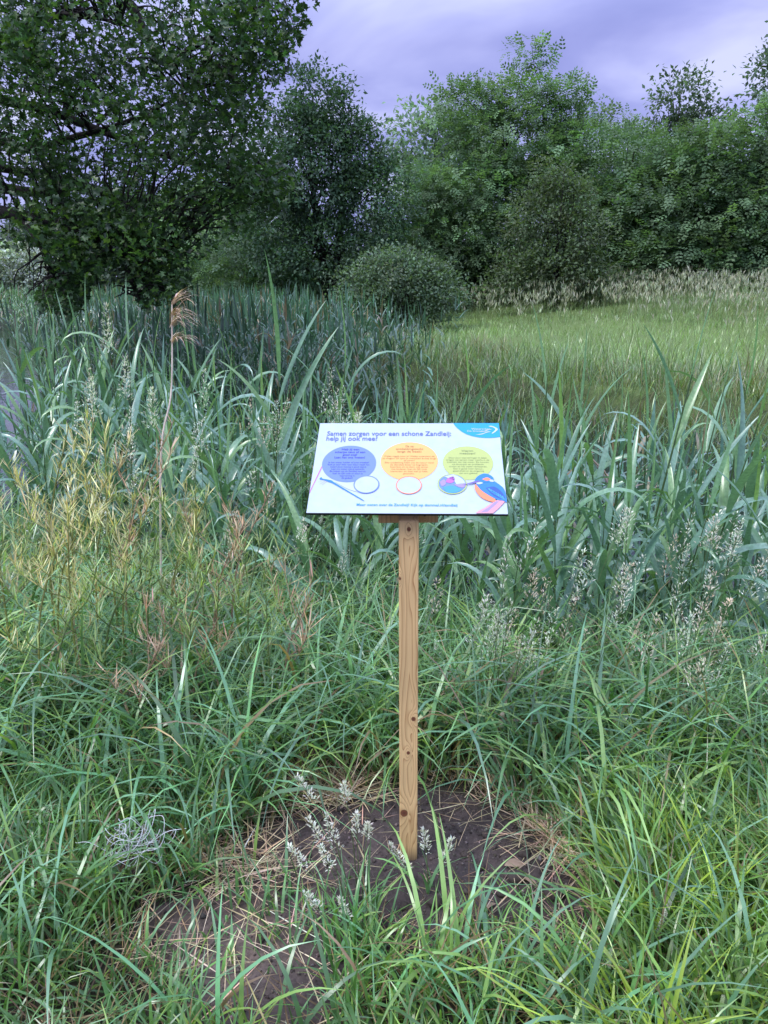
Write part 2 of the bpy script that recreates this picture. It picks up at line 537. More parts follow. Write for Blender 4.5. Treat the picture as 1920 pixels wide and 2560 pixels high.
# ------------------------------------------------------------------ information sign
def wood_mat(name, knots, base=(.76, .495, .235), dark=(.40, .20, .08)):
    m, t, b = mat_base(name)
    tcx = N(t, 'ShaderNodeTexCoord'); sp = N(t, 'ShaderNodeSeparateXYZ'); t.links.new(tcx.outputs['Object'], sp.inputs[0])
    def mth(op, a, b_=None, clamp=False):
        n = N(t, 'ShaderNodeMath', operation=op, use_clamp=clamp)
        for k, v in ((0, a), (1, b_)):
            if v is None: continue
            if isinstance(v, (int, float)): n.inputs[k].default_value = v
            else: t.links.new(v, n.inputs[k])
        return n.outputs[0]
    mp = N(t, 'ShaderNodeMapping'); mp.inputs['Scale'].default_value = (9, 9, 1.5)
    t.links.new(tcx.outputs['Object'], mp.inputs[0])
    nz = N(t, 'ShaderNodeTexNoise'); nz.inputs['Scale'].default_value = 1.9; nz.inputs['Detail'].default_value = 2
    t.links.new(mp.outputs[0], nz.inputs['Vector'])
    x, z = sp.outputs['X'], sp.outputs['Z']
    # distance from a wandering pith line gives cathedral grain
    g = mth('ADD', mth('MULTIPLY', mth('ABSOLUTE', mth('ADD', x, mth('MULTIPLY', mth('SUBTRACT', nz.outputs['Fac'], .5), .05))), 75), mth('MULTIPLY', nz.outputs['Fac'], 8.5))
    core = None
    for kx, kz, r in knots:
        dx = mth('SUBTRACT', x, kx); dz = mth('SUBTRACT', z, kz)
        q = mth('ADD', mth('POWER', mth('ABSOLUTE', mth('DIVIDE', dx, r * 2.2)), 2), mth('POWER', mth('ABSOLUTE', mth('DIVIDE', dz, r * 5.5)), 2))
        bump = mth('POWER', 2.718, mth('MULTIPLY', q, -1))
        g = mth('ADD', g, mth('MULTIPLY', bump, 3.2))
        qq = mth('SQRT', mth('ADD', mth('POWER', mth('ABSOLUTE', mth('DIVIDE', dx, r)), 2), mth('POWER', mth('ABSOLUTE', mth('DIVIDE', dz, r * 1.15)), 2)))
        k = mth('SUBTRACT', 1.25, qq, True)
        core = k if core is None else mth('MAXIMUM', core, k)
    fr = mth('FRACT', g)
    rp = ramp(t, [(0, base), (.55, tuple(c_ * .93 for c_ in base)), (.86, tuple(.5 * a + .5 * d for a, d in zip(base, dark))), (.95, dark), (1, base)])
    t.links.new(fr, rp.inputs['Fac'])
    # broad tone drift + fine fibres
    n2 = N(t, 'ShaderNodeTexNoise'); n2.inputs['Scale'].default_value = 2.4; t.links.new(tcx.outputs['Object'], n2.inputs['Vector'])
    mp3 = N(t, 'ShaderNodeMapping'); mp3.inputs['Scale'].default_value = (700, 700, 12); t.links.new(tcx.outputs['Object'], mp3.inputs[0])
    n3 = N(t, 'ShaderNodeTexNoise'); n3.inputs['Scale'].default_value = 1; t.links.new(mp3.outputs[0], n3.inputs['Vector'])
    tone = mth('ADD', mth('MULTIPLY', n2.outputs['Fac'], .5), mth('MULTIPLY', n3.outputs['Fac'], .35))
    tone = mth('ADD', tone, .56)
    sc = N(t, 'ShaderNodeVectorMath', operation='SCALE'); t.links.new(rp.outputs['Color'], sc.inputs[0]); t.links.new(tone, sc.inputs['Scale'])
    col = sc.outputs[0]
    if core is not None:
        kr = ramp(t, [(0, (0, 0, 0)), (.12, (.6, .6, .6)), (.28, (1, 1, 1))]); t.links.new(core, kr.inputs['Fac'])
        kc = ramp(t, [(.1, (.10, .032, .018)), (.5, (.20, .07, .035)), (1, (.13, .045, .026))]); t.links.new(core, kc.inputs['Fac'])
        mxk = N(t, 'ShaderNodeMix', data_type='RGBA'); t.links.new(kr.outputs['Color'], mxk.inputs['Factor'])
        t.links.new(col, mxk.inputs['A']); t.links.new(kc.outputs['Color'], mxk.inputs['B']); col = mxk.outputs['Result']
    if core is not None and len(knots) > 2:
        edge = mth('ADD', mth('SUBTRACT', .085, z), mth('MULTIPLY', mth('SUBTRACT', n3.outputs['Fac'], .5), .05))
        mud = mth('MULTIPLY', mth('MULTIPLY', edge, 22, True), .8)
        mm_ = N(t, 'ShaderNodeMix', data_type='RGBA'); t.links.new(mud, mm_.inputs['Factor']); t.links.new(col, mm_.inputs['A']); mm_.inputs['B'].default_value = (.10, .07, .05, 1); col = mm_.outputs['Result']
    t.links.new(col, b.inputs['Base Color'])
    b.inputs['Roughness'].default_value = .62; b.inputs['Specular IOR Level'].default_value = .35
    bp = N(t, 'ShaderNodeBump'); bp.inputs['Strength'].default_value = .25; bp.inputs['Distance'].default_value = .002
    t.links.new(fr, bp.inputs['Height']); t.links.new(bp.outputs[0], b.inputs['Normal'])
    return m


def bevel_box(name, sx, sy, z0, z1, mat, bev=.003, topslope=0.0):
    """box centred in x,y; topslope raises the rear edge of the top"""
    import bmesh
    bm = bmesh.new()
    vs = [bm.verts.new((x, y, z)) for z in (z0, z1) for y in (-sy / 2, sy / 2) for x in (-sx / 2, sx / 2)]
    for v in vs[4:]:
        v.co.z += topslope * (v.co.y / sy + .5)
    for f in ((0, 2, 3, 1), (4, 5, 7, 6), (0, 1, 5, 4), (2, 6, 7, 3), (0, 4, 6, 2), (1, 3, 7, 5)):
        bm.faces.new([vs[k] for k in f])
    bmesh.ops.bevel(bm, geom=bm.edges[:], offset=bev, segments=2, affect='EDGES', profile=.5)
    me = bpy.data.meshes.new(name); bm.to_mesh(me); bm.free(); me.materials.append(mat)
    return me


POST = Vector((.0585, 1.752, 0))
PW, PH = .467, .330              # panel size
TILT, YAW = R(28.8), R(-3.0)
sign = thing('information_sign', 'white tilted information board on a square wooden post in dug soil', 'sign', POST)
post_z = 1.075
knots = [(0.000, .985, .0042), (.012, .475, .0048), (-.001, .375, .0040), (-.012, .190, .0085), (-.022, .86, .003)]
M_POST = wood_mat('larch_post', knots)
M_BAT = wood_mat('larch_batten', [(.04, .02, .003)], base=(.70, .43, .20))
obj('post', bevel_box('post', .047, .047, -.35, 1.005, M_POST, .0022, .026), sign)
bat = bevel_box('batten', .145, .024, 0, .05, M_BAT, .002)
obj('batten', bat, sign, Matrix.Translation((0, .037, .985)) @ Matrix.Rotation(R(0), 4, 'X'))
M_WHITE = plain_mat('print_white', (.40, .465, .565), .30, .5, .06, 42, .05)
M_BLACK = plain_mat('panel_core', (.012, .011, .016), .5, .4)
# panel frame: local x right, y up the slope, z out of the face; origin at middle of the lower edge
B = aty((764.3 + 1268.3) / 2, 1284.4, 1.700)
PM = Matrix.Translation(B - POST) @ Matrix.Rotation(YAW, 4, 'Z') @ Matrix.Rotation(TILT, 4, 'X')
pm = bevel_box('panel', PW, PH, -.0062, -.0006, M_BLACK, .0005)
panel = obj('panel', pm, sign, PM @ Matrix.Translation((0, PH / 2, 0)))
panel['label'] = 'white printed board with black edges'
mm = lambda u, v: (u / 1000 - PW / 2, v / 1000 * PH / .313 - PH / 2)
layer = [0.0]


def flat_poly(name, pts, mat, z, parent=panel):
    pts = [mm(*p) for p in pts]
    me = bpy.data.meshes.new(name)
    me.from_pydata([(x, y, z) for x, y in pts], [], [list(range(len(pts)))]); me.update()
    me.materials.append(mat)
    return obj(name, me, parent)


def circ(u, v, r, n=64):
    k = .313 / PH
    return [(u + r * math.cos(2 * math.pi * i / n), v + r * k * math.sin(2 * math.pi * i / n)) for i in range(n)]


def ring(name, u, v, r0, r1, mat, z):
    k = .313 / PH; n = 64
    V = []
    for r in (r0, r1):
        for i in range(n):
            a = 2 * math.pi * i / n; x, y = mm(u + r * math.cos(a), v + r * k * math.sin(a)); V.append((x, y, z))
    me = bpy.data.meshes.new(name); me.from_pydata(V, [], [(i, (i + 1) % n, n + (i + 1) % n, n + i) for i in range(n)]); me.update(); me.materials.append(mat)
    return obj(name, me, panel)


def smooth_poly(pts, n=60):
    p = spline([(x, y, 0) for x, y in pts] + [(pts[0][0], pts[0][1], 0)], n)[:-1]
    return [(a[0], a[1]) for a in p]


ink = lambda n, c_: plain_mat('print_' + n, c_, .34, .5)
I_BLUE = ink('periwinkle', (.13, .20, .66)); I_ORANGE = ink('orange', (.70, .38, .11)); I_GREEN = ink('lime', (.38, .44, .13))
I_HEAD = ink('slate', (.10, .13, .36)); I_LOGO = ink('azure', (.0, .27, .78)); I_CYAN = ink('sky_blue', (.05, .27, .62))
I_NAVY = ink('navy', (.045, .05, .28)); I_OTXT = ink('brown', (.36, .17, .06)); I_GTXT = ink('olive', (.20, .25, .09)); I_PINK = ink('rose', (.42, .12, .42))
I_WING = ink('wing', (.42, .48, .80)); I_KING = ink('kingfisher_blue', (.02, .17, .52)); I_KING2 = ink('kingfisher_deep', (.02, .075, .30)); I_KORG = ink('kingfisher_orange', (.75, .22, .10))
I_BILL = ink('bill', (.13, .09, .30)); I_WOOD = ink('branch', (.55, .26, .30)); I_MAUVE = ink('mauve', (.30, .22, .50)); I_TEAL = ink('teal', (.13, .22, .38))
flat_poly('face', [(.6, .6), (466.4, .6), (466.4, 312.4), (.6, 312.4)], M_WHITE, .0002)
flat_poly('reed_picture', [(0.9, 60), (.9, 70), (20.5, 153), (23.5, 152)], I_PINK, .0006)
flat_poly('text_bubble', circ(88, 163, 67), I_BLUE, .0009)
flat_poly('text_bubble', circ(236.8, 172.5, 71), I_ORANGE, .0009)
flat_poly('text_bubble', circ(381.2, 167, 61.8), I_GREEN, .0009)
# damselfly picture
flat_poly('wing_picture', smooth_poly([(58, 100), (80, 97), (108, 84), (124, 70), (112, 68), (86, 80)], 30), I_WING, .0012)
flat_poly('damselfly_picture', smooth_poly([(20, 111), (24, 114.5), (28, 110), (40, 107), (50, 104), (58, 97), (90, 72), (129, 42.5), (128.3, 40.3), (88, 69.5), (54, 94), (44, 99), (30, 106), (22, 107)], 80), I_KING, .0015)
for a, b2 in (((30, 104), (16, 98)), ((34, 103), (22, 92)), ((38, 101), (28, 89))):
    flat_poly('leg_picture', [a, (a[0] + 1, a[1]), (b2[0] + .8, b2[1]), b2], I_MAUVE, .0013)
# scan circles (left blank) and the picture circle
for u, v, r, mt in ((135.4, 91, 31, I_BLUE), (237.3, 89.4, 31, I_KORG)):
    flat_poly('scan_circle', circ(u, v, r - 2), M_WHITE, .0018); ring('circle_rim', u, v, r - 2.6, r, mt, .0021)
flat_poly('picture_circle', circ(341, 94, 32.5), I_TEAL, .0018); ring('circle_rim', 341, 94, 32.5, 35.3, I_GREEN, .0021)
for pts, mt in (([(322, 118), (345, 124), (364, 112), (371, 96), (352, 92), (345, 104)], I_WING), ([(330, 112), (344, 118), (347, 104), (338, 96), (326, 100)], I_PINK),
                ([(318, 82), (340, 88), (362, 76), (348, 65), (328, 66)], I_CYAN), ([(345, 92), (372, 95), (368, 82), (355, 84)], I_MAUVE), ([(311, 100), (322, 108), (326, 94), (316, 86)], I_MAUVE)):
    flat_poly('picture_patch', smooth_poly(pts, 24), mt, .0024)
# kingfisher on its branch
flat_poly('branch_picture', [(392, 1), (432, 1), (446, 16), (462, 37), (450, 46), (432, 34), (414, 17), (400, 9)], I_WOOD, .0024)
flat_poly('branch_picture', [(404, 4), (420, 6), (440, 28), (448, 38), (440, 38), (424, 20)], I_MAUVE, .0026)
flat_poly('breast_picture', smooth_poly([(395, 92), (394, 78), (399, 64), (408, 50), (424, 39), (440, 37), (436, 56), (420, 76), (408, 90)], 50), I_KORG, .0027)
flat_poly('wing_picture', smooth_poly([(397, 93), (412, 97), (436, 104), (452, 92), (463, 76), (466, 52), (466, 36), (458, 40), (444, 43), (424, 58), (408, 74)], 60), I_KING, .0030)
flat_poly('wing_picture', smooth_poly([(420, 80), (440, 84), (456, 68), (463, 48), (450, 46), (434, 58)], 40), I_KING2, .0032)
for k in range(7):
    flat_poly('feather_picture', [(424 + 5 * k, 77 - 4 * k), (428 + 5 * k, 79 - 4 * k), (438 + 4 * k, 64 - 3.4 * k), (436 + 4 * k, 62 - 3.4 * k)], I_CYAN, .0034)
flat_poly('head_picture', smooth_poly([(394, 101), (398, 112), (407, 122), (419, 127.5), (432, 123), (440, 112), (436, 103), (420, 98), (404, 97)], 50), I_KING, .0034)
flat_poly('cheek_picture', smooth_poly([(412, 108), (424, 114), (433, 108), (424, 103)], 24), I_KORG, .0036)
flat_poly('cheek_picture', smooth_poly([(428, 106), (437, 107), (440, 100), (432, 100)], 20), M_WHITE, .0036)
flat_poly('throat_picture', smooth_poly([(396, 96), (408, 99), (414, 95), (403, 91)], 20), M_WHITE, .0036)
flat_poly('bill_picture', [(366, 89), (385, 97), (402, 104), (409, 101), (398, 96), (382, 92)], I_BILL, .0038)
# logo corner
flat_poly('logo_corner', [(349, 312.4)] + [(353, 302), (357.5, 294.5), (365, 285), (372.8, 276.9), (382, 270), (393.1, 264.2), (405, 260), (416.9, 257.6), (430, 256.3), (440.9, 256.6), (455, 258), (466.4, 260.6)] + [(466.4, 312.4)], I_LOGO, .0009)
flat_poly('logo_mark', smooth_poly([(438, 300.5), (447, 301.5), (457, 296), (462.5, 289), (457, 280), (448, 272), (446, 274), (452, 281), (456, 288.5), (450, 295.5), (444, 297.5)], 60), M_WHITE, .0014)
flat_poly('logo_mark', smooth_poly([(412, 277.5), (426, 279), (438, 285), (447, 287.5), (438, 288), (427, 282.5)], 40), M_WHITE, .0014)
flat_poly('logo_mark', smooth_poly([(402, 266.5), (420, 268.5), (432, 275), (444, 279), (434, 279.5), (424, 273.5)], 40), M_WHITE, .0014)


def text(name, s, u, v, size, mat, align='CENTER', bold=0.0, width=None, z=.0014):
    cu = bpy.data.curves.new(name, 'FONT'); cu.body = s; cu.size = size / 1000; cu.align_x = align; cu.offset = bold * .5 / 1000; cu.resolution_u = 3
    ob = bpy.data.objects.new(name, cu); COL.objects.link(ob)
    dg = bpy.context.evaluated_depsgraph_get(); dg.update()
    me = bpy.data.meshes.new_from_object(ob.evaluated_get(dg)); bpy.data.objects.remove(ob)
    n = len(me.vertices); co = np.zeros(n * 3, np.float32); me.vertices.foreach_get('co', co); co = co.reshape(-1, 3)
    if width:
        co[:, 0] *= width / 1000 / max(1e-6, co[:, 0].max() - co[:, 0].min())
    x, y = mm(u, v); co += np.array([x, y, z], np.float32)
    me.vertices.foreach_set('co', co.ravel()); me.materials.clear(); me.materials.append(mat); me.update()
    return obj(name, me, panel)


text('heading', 'Samen zorgen voor een schone Zandleij:', 22.5, 264.3, 24.5, I_HEAD, 'LEFT', .5, 319)
text('heading', 'help jij ook mee?', 22, 245.5, 24.5, I_HEAD, 'LEFT', .5, 131)
for s_, v in (('Heb jij een', 209.5), ('scherpe neus of een', 199.8), ('goed oog?', 190.2), ('Laat het ons weten!', 180.6)):
    text('bubble_title', s_, 88, v, 10.2, I_NAVY, 'CENTER', .30, len(s_) * 4.0)
for k, s_ in enumerate(('Is het water helder of juist troebel?', 'Ruik je iets? Wat voor kleur heeft het', 'water? Jouw mening is goud waard.', 'Laat ons weten wat je opmerkt.', 'Zo helpen we de Zandleij vooruit.', 'Scan de QR code en stuur je', 'waarneming in.', 'Zo gedaan!')):
    text('bubble_text', s_, 87, 163.6 - 7.6 * k, 7.4, I_NAVY, 'CENTER', .05, len(s_) * 2.72)
for s_, v in (('Ga op', 221.3), ('ontdekkingstocht', 211.8), ('langs de beek!', 202.3)):
    text('bubble_title', s_, 236.6, v, 10.2, I_OTXT, 'CENTER', .25, len(s_) * 4.3)
for k, s_ in enumerate(('Welke vogels hoor je? Welke waterplant zie', 'je vliegen? Of spot je misschien kroos langs', 'de oever?', 'Elke ontdekking helpt ons de natuur rond', 'de Zandleij beter te begrijpen.', 'Superleuk om te doen, ook samen', 'met kinderen. Scan de QR code', 'hieronder en deel wat jij hebt', 'gevonden.')):
    text('bubble_text', s_, 236.6, 186.3 - 7.5 * k, 7.4, I_OTXT, 'CENTER', .05, len(s_) * 3.0)
for s_, v in (('Waarom', 205.6), ('meedoen?', 196.2)):
    text('bubble_title', s_, 381.2, v, 10.2, I_GTXT, 'CENTER', .25, len(s_) * 4.9)
for k, s_ in enumerate(('Door jouw waarnemingen te delen', 'krijgen we samen meer inzicht in de', 'kwaliteit van het water. Zo kunnen', 'we de aanpak van problemen', 'vinden en het water verbeteren.', 'Dat is goed voor natuur,', 'gezondheid en de omgeving', 'van ons gebied.')):
    text('bubble_text', s_, 381, 181.6 - 7.6 * k, 7.4, I_GTXT, 'CENTER', .05, len(s_) * 3.0)
text('footer', 'Meer weten over de Zandleij? Kijk op dommel.nl/zandleij', 115.5, 23.0, 11.3, I_CYAN, 'LEFT', .33, 235)
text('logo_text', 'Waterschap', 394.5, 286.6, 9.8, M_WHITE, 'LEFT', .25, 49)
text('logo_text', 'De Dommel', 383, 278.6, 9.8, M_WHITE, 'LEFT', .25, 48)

# ------------------------------------------------------------------ vegetation on the near bank
def scatter(n, x0, x1, y0, y1):
    return rng.uniform(x0, x1, n), rng.uniform(y0, y1, n)


def put(x, y):
    return np.stack([x, y, height(x, y) - .01], -1)


def grass_stuff(name, label, sets, mat, cat='grass'):
    G = Geo()
    for (P, L, W, az, th0, bend, C, kw) in sets:
        if len(P) == 0: continue
        V, F, k = blades(P, L, W, az, th0, bend, **kw)
        G.add(V, F, np.repeat(C, k, 0))
    o = obj(name, G.mesh(name, mat), kind='stuff')
    return tag(o, label, cat, kind='stuff')


GREENS = np.array([[.130, .255, .078], [.120, .255, .110], [.205, .310, .075], [.140, .250, .130], [.075, .145, .048]])


def green(n, bias=None, amt=.22):
    i = rng.integers(0, len(GREENS), n)
    c = GREENS[i] * np.exp(rng.normal(0, amt, (n, 1)))
    if bias is not None: c = c * np.asarray(bias)
    return c


def bank_ok(x, y):
    return (~in_poly(x, y, STREAM)) | (dist_line(x, y, NEAR) < .35)


# low sward: clumps of arching blades over the whole bank
def tussocks(n_t, per, box, Lr, Wr, bendr, bias, spread=.06, thr=(.05, .6), K=5, mask=True, azbias=None):
    tx, ty = scatter(n_t, *box)
    keep = bank_ok(tx, ty)
    if mask: keep &= soil_mask(tx, ty) < .25
    tx, ty = tx[keep], ty[keep]; m = len(tx)
    x = np.repeat(tx, per) + rng.normal(0, spread, m * per); y = np.repeat(ty, per) + rng.normal(0, spread, m * per)
    n = m * per
    ls = np.repeat(rng.uniform(.75, 1.25, m), per)
    L = rng.uniform(*Lr, n) * ls; W = rng.uniform(*Wr, n)
    az = rng.uniform(0, 2 * np.pi, n)
    if azbias is not None:
        az = np.where(rng.random(n) < azbias[1], azbias[0] + rng.normal(0, .6, n), az)
    tc_ = np.repeat(green(m, bias, .14), per, 0)
    C = tc_ * np.exp(rng.normal(0, .2, (n, 1)))
    dead = rng.random(n) < .06
    C[dead] = vary((.24, .17, .085), dead.sum(), .2)
    k = (soil_mask(x, y) < .55)
    return (put(x, y)[k], L[k], W[k], az[k], rng.uniform(*thr, n)[k], rng.uniform(*bendr, n)[k], C[k], dict(K=K, twist=rng.normal(0, .5, k.sum())))


near_sets = [
    tussocks(330, 20, (-1.5, 1.6, .95, 1.55), (.08, .20), (.0045, .0105), (.3, 1.6), (1.1, 1.12, .95), .05),
    tussocks(280, 20, (-1.5, 1.6, 1.5, 2.0), (.12, .30), (.0045, .0105), (.3, 1.7), (1.1, 1.12, .95), .05),
    tussocks(200, 20, (.48, 1.7, 1.0, 1.9), (.15, .35), (.005, .012), (.3, 1.5), (1.45, 1.3, .75), .05, azbias=(2.6, .4)),
    tussocks(800, 17, (-2.6, 2.4, 1.98, 4.6), (.32, .72), (.0045, .0115), (.7, 2.3), (1.05, 1.08, 1.0), .08),
    tussocks(260, 10, (-2.0, 1.8, 1.95, 3.3), (.40, .75), (.009, .017), (1.2, 2.4), (1.15, 1.2, 1.45), .09, K=7),
    tussocks(170, 8, (-1.6, 1.7, 1.2, 2.0), (.22, .42), (.008, .014), (.8, 2.0), (1.1, 1.2, 1.3), .05, K=6),
    tussocks(300, 12, (-4.5, 4.0, -.5, 1.2), (.15, .36), (.005, .011), (.3, 1.6), (1.1, 1.15, 1.0), .07, K=3),
    tussocks(500, 14, (-7, -2.3, 1.2, 8), (.35, .8), (.006, .013), (.6, 2.0), (1, 1, 1), .12, K=3),
    tussocks(300, 14, (2.2, 7, 0.2, 3.4), (.3, .7), (.006, .013), (.6, 2.0), (1, 1, 1), .12, K=3),
]
# grass leaning in front of and over the soil
for (cx, cy, n, Lr, sp_) in ((-.06, 1.50, 55, (.12, .26), .04), (.20, 1.29, 90, (.09, .21), .07), (.44, 1.35, 80, (.10, .22), .06), (.05, 1.28, 50, (.08, .18), .05), (-.27, 1.62, 14, (.08, .2), .06), (-.50, 1.70, 40, (.10, .22), .07), (-.42, 1.34, 20, (.08, .18), .07), (.10, 1.64, 10, (.14, .26), .012), (.62, 1.50, 80, (.16, .36), .08), (-.10, 1.42, 45, (.10, .24), .05), (-.56, 1.42, 26, (.1, .2), .06), (-.08, 1.26, 40, (.1, .22), .06), (.26, 1.52, 16, (.08, .18), .05), (-.24, 1.52, 30, (.08, .2), .06), (.36, 1.60, 14, (.07, .16), .04), (-.36, 1.62, 22, (.08, .18), .05), (-.14, 1.62, 12, (.06, .15), .05)):
    x = rng.normal(cx, sp_, n); y = rng.normal(cy, sp_, n)
    near_sets.append((put(x, y), rng.uniform(*Lr, n), rng.uniform(.0045, .011, n), rng.uniform(0, 6.28, n), rng.uniform(.02, .55, n), rng.uniform(.2, 1.3, n), green(n, (1.15, 1.25, 1.15), .2), dict(K=6, twist=rng.normal(0, .4, n))))
grass_stuff('grass', 'lush green grass covering the bank round the sign', near_sets, M_GRASS)

# thatch and dry straw
x, y = scatter(15000, -2.6, 2.6, .95, 4.4)
k = (soil_mask(x, y) < .5) & bank_ok(x, y); x, y = x[k], y[k]; n = len(x)
thatch = [(put(x, y) + np.array([0, 0, .01]), rng.uniform(.08, .3, n), rng.uniform(.002, .005, n), rng.uniform(0, 6.28, n), rng.uniform(.5, 1.5, n), rng.uniform(-.1, .5, n), vary((.20, .145, .075), n, .35, .08), dict(K=3))]
# straw ring round the dug soil, laid flat
a = rng.uniform(0, 6.28, 700); r = rng.normal(1.08, .12, 700)
x = .03 + .47 * r * np.cos(a); y = 1.80 + .33 * r * np.sin(a); n = 700
k = rng.random(n) < np.where(np.sin(a) > -.1, 1, .28)
x, y, a = x[k], y[k], a[k]; n = len(x)
thatch.append((np.stack([x, y, soil_z(x, y) + .014], -1), rng.uniform(.06, .24, n), rng.uniform(.0018, .0045, n), a + rng.normal(1.57, .8, n), rng.uniform(1.0, 1.55, n), rng.uniform(-.1, .35, n), vary((.46, .35, .24), n, .4, .08), dict(K=3)))
for cx, cy, n, s_ in ((-.34, 1.72, 110, .08), (-.20, 2.06, 330, .09), (.54, 1.82, 300, .07), (-.52, 1.74, 110, .08), (.38, 2.02, 90, .08), (-.48, 1.42, 50, .10), (.55, 1.5, 110, .08), (-.66, 1.5, 60, .08), (-.1, 1.28, 30, .08)):
    x = rng.normal(cx, s_, n); y = rng.normal(cy, s_ * .6, n)
    thatch.append((np.stack([x, y, soil_z(x, y) + .014], -1), rng.uniform(.06, .22, n), rng.uniform(.0018, .0045, n), rng.uniform(0, 6.28, n), rng.uniform(1.0, 1.56, n), rng.uniform(-.1, .4, n), vary((.50, .38, .26), n, .42, .09), dict(K=3)))
x, y = scatter(150, -.4, .5, 1.45, 2.0); n = 150
thatch.append((np.stack([x, y, soil_z(x, y) + .008], -1), rng.uniform(.03, .16, n), rng.uniform(.0015, .003, n), rng.uniform(0, 6.28, n), rng.uniform(1.35, 1.57, n), rng.uniform(-.05, .1, n), vary((.40, .30, .19), n, .3, .08), dict(K=3)))
grass_stuff('dry_straw', 'flattened dry brown straw lying round the dug soil and between the grass', thatch, M_DRY, 'straw')

# soil clods
import bmesh
def clod_mesh(seed):
    r_ = np.random.default_rng(seed)
    bm = bmesh.new(); bmesh.ops.create_icosphere(bm, subdivisions=2, radius=1)
    for v in bm.verts:
        k_ = 1 + .35 * (vnoise(np.array([v.co.x * 1.7 + seed]), np.array([v.co.y * 1.7 + v.co.z * 2.3]))[0] * 2) + r_.normal(0, .05)
        v.co *= k_; v.co.z *= .7
    me = bpy.data.meshes.new('soil_clod'); bm.to_mesh(me); bm.free()
    a_ = me.color_attributes.new('col', 'FLOAT_COLOR', 'POINT')
    a_.data.foreach_set('color', np.tile(np.array([.08, .062, .056, 1], np.float32), len(me.vertices)))
    me.materials.append(M_SOIL); me.polygons.foreach_set('use_smooth', np.ones(len(me.polygons), bool))
    return me
clods = [clod_mesh(s_) for s_ in range(4)]
cl_at = [(1085, 2255, .022), (1200, 2160, .016), (1290, 2190, .026), (1340, 2240, .022), (1255, 2230, .014), (1160, 2140, .012), (1390, 2225, .03), (1150, 2290, .014), (930, 2060, .012), (760, 2140, .016), (700, 2200, .018), (650, 2330, .014), (540, 2300, .015), (1210, 2090, .013), (1100, 2030, .014), (1310, 2130, .02), (790, 2240, .012), (1010, 2265, .012)]
for j, (px, py, s_) in enumerate(cl_at):
    p = ground(px, py, .02); p.z = float(soil_z(np.array([p.x]), np.array([p.y]))[0]) + s_ * .25
    o = obj('soil_clod', clods[j % 4]); o.location = p; o.scale = (s_, s_ * .9, s_); o.rotation_euler = (0, 0, j * 1.7)
    if j == 0: tag(o, 'pale stony lump on the soil in front of the post', 'clod')
    else: tag(o, 'crumbly dark soil clod beside the dug hole', 'clod', 'soil clods round the post')

# crumbs of loose earth
x, y = scatter(9500, -.75, .75, 1.15, 2.15); k = soil_mask(x, y) > .35; x, y = x[k], y[k]; n = len(x)
T = unit(np.array([[1, 0, 0], [-.4, .9, 0], [-.5, -.85, 0], [.1, .05, .9], [0, 0, -.6]]))
TF = np.array([[0, 1, 3], [1, 2, 3], [2, 0, 3], [1, 0, 4], [2, 1, 4], [0, 2, 4]])
r_ = .0022 * np.exp(rng.normal(0, .62, n)); a = rng.uniform(0, 6.28, n)
V = T[None] * rng.uniform(.6, 1.3, (n, 5, 1)); ca, sa = np.cos(a)[:, None], np.sin(a)[:, None]
V = np.stack([V[..., 0] * ca - V[..., 1] * sa, V[..., 0] * sa + V[..., 1] * ca, V[..., 2]], -1) * r_[:, None, None] + np.stack([x, y, soil_z(x, y) + r_ * .35], -1)[:, None]
F = (TF[None] + (np.arange(n) * 5)[:, None, None]).reshape(-1, 3)
o = obj('soil_crumbs', mesh_from('soil_crumbs', V.reshape(-1, 3), F, M_SOIL, np.repeat(vary((.095, .074, .068), n, .4), 5, 0), smooth=False))
tag(o, 'loose crumbs of dark earth scattered over the dug soil', 'soil', kind='stuff')

# ------------------------------------------------------------------ reeds
def reed_leaf_mesh(name, th0, bend, power, twist, col, K=10, W=.088):
    n1_ = np.array([1.0])
    V, F, k = blades(np.zeros((1, 3)), n1_, n1_ * W, n1_ * 0, n1_ * th0, n1_ * bend, K=K, twist=np.array([twist]), power=power, prof='reed', fold=.35)
    return mesh_from(name, V, F, M_REED, np.broadcast_to(np.array(col), V.shape))


RC = [(.155, .290, .215), (.180, .310, .240), (.130, .255, .155), (.165, .305, .175), (.185, .325, .130)]
LM = {'up': [], 'arch': [], 'droop': [], 'spear': []}
for ci, rc in enumerate(RC):
    for v_ in range(2):
        LM['up'].append(reed_leaf_mesh('reed_leaf', .38, .30 + .35 * v_, 1.8, .4 * (-1) ** v_, rc))
        LM['arch'].append(reed_leaf_mesh('reed_leaf', ( .42 + .15 * v_), 1.7 + .5 * v_, 2.3, .7 * (-1) ** (v_ + ci), rc))
        LM['droop'].append(reed_leaf_mesh('reed_leaf', .40 + .1 * v_, 2.35, 2.2 + 1.2 * v_, .9 * (-1) ** v_, rc))
        LM['spear'].append(reed_leaf_mesh('reed_leaf', .05, .10 + .15 * v_, 1.6, .3, (rc[0] * 1.1, rc[1] * 1.12, rc[2] * .8), W=.05))
STEMS = []
for v_ in range(3):
    pts = spline([(0, 0, 0), (.02 * (v_ - 1), .01, .5), (.05 * (v_ - 1), .01, 1.0)], 8)
    V, F = tubes([(pts, np.linspace(.0045, .0017, 8))], 6)
    STEMS.append((mesh_from('reed_stem', V, F, M_REED, np.broadcast_to(np.array((.075, .13, .048)), V.shape)), pts))


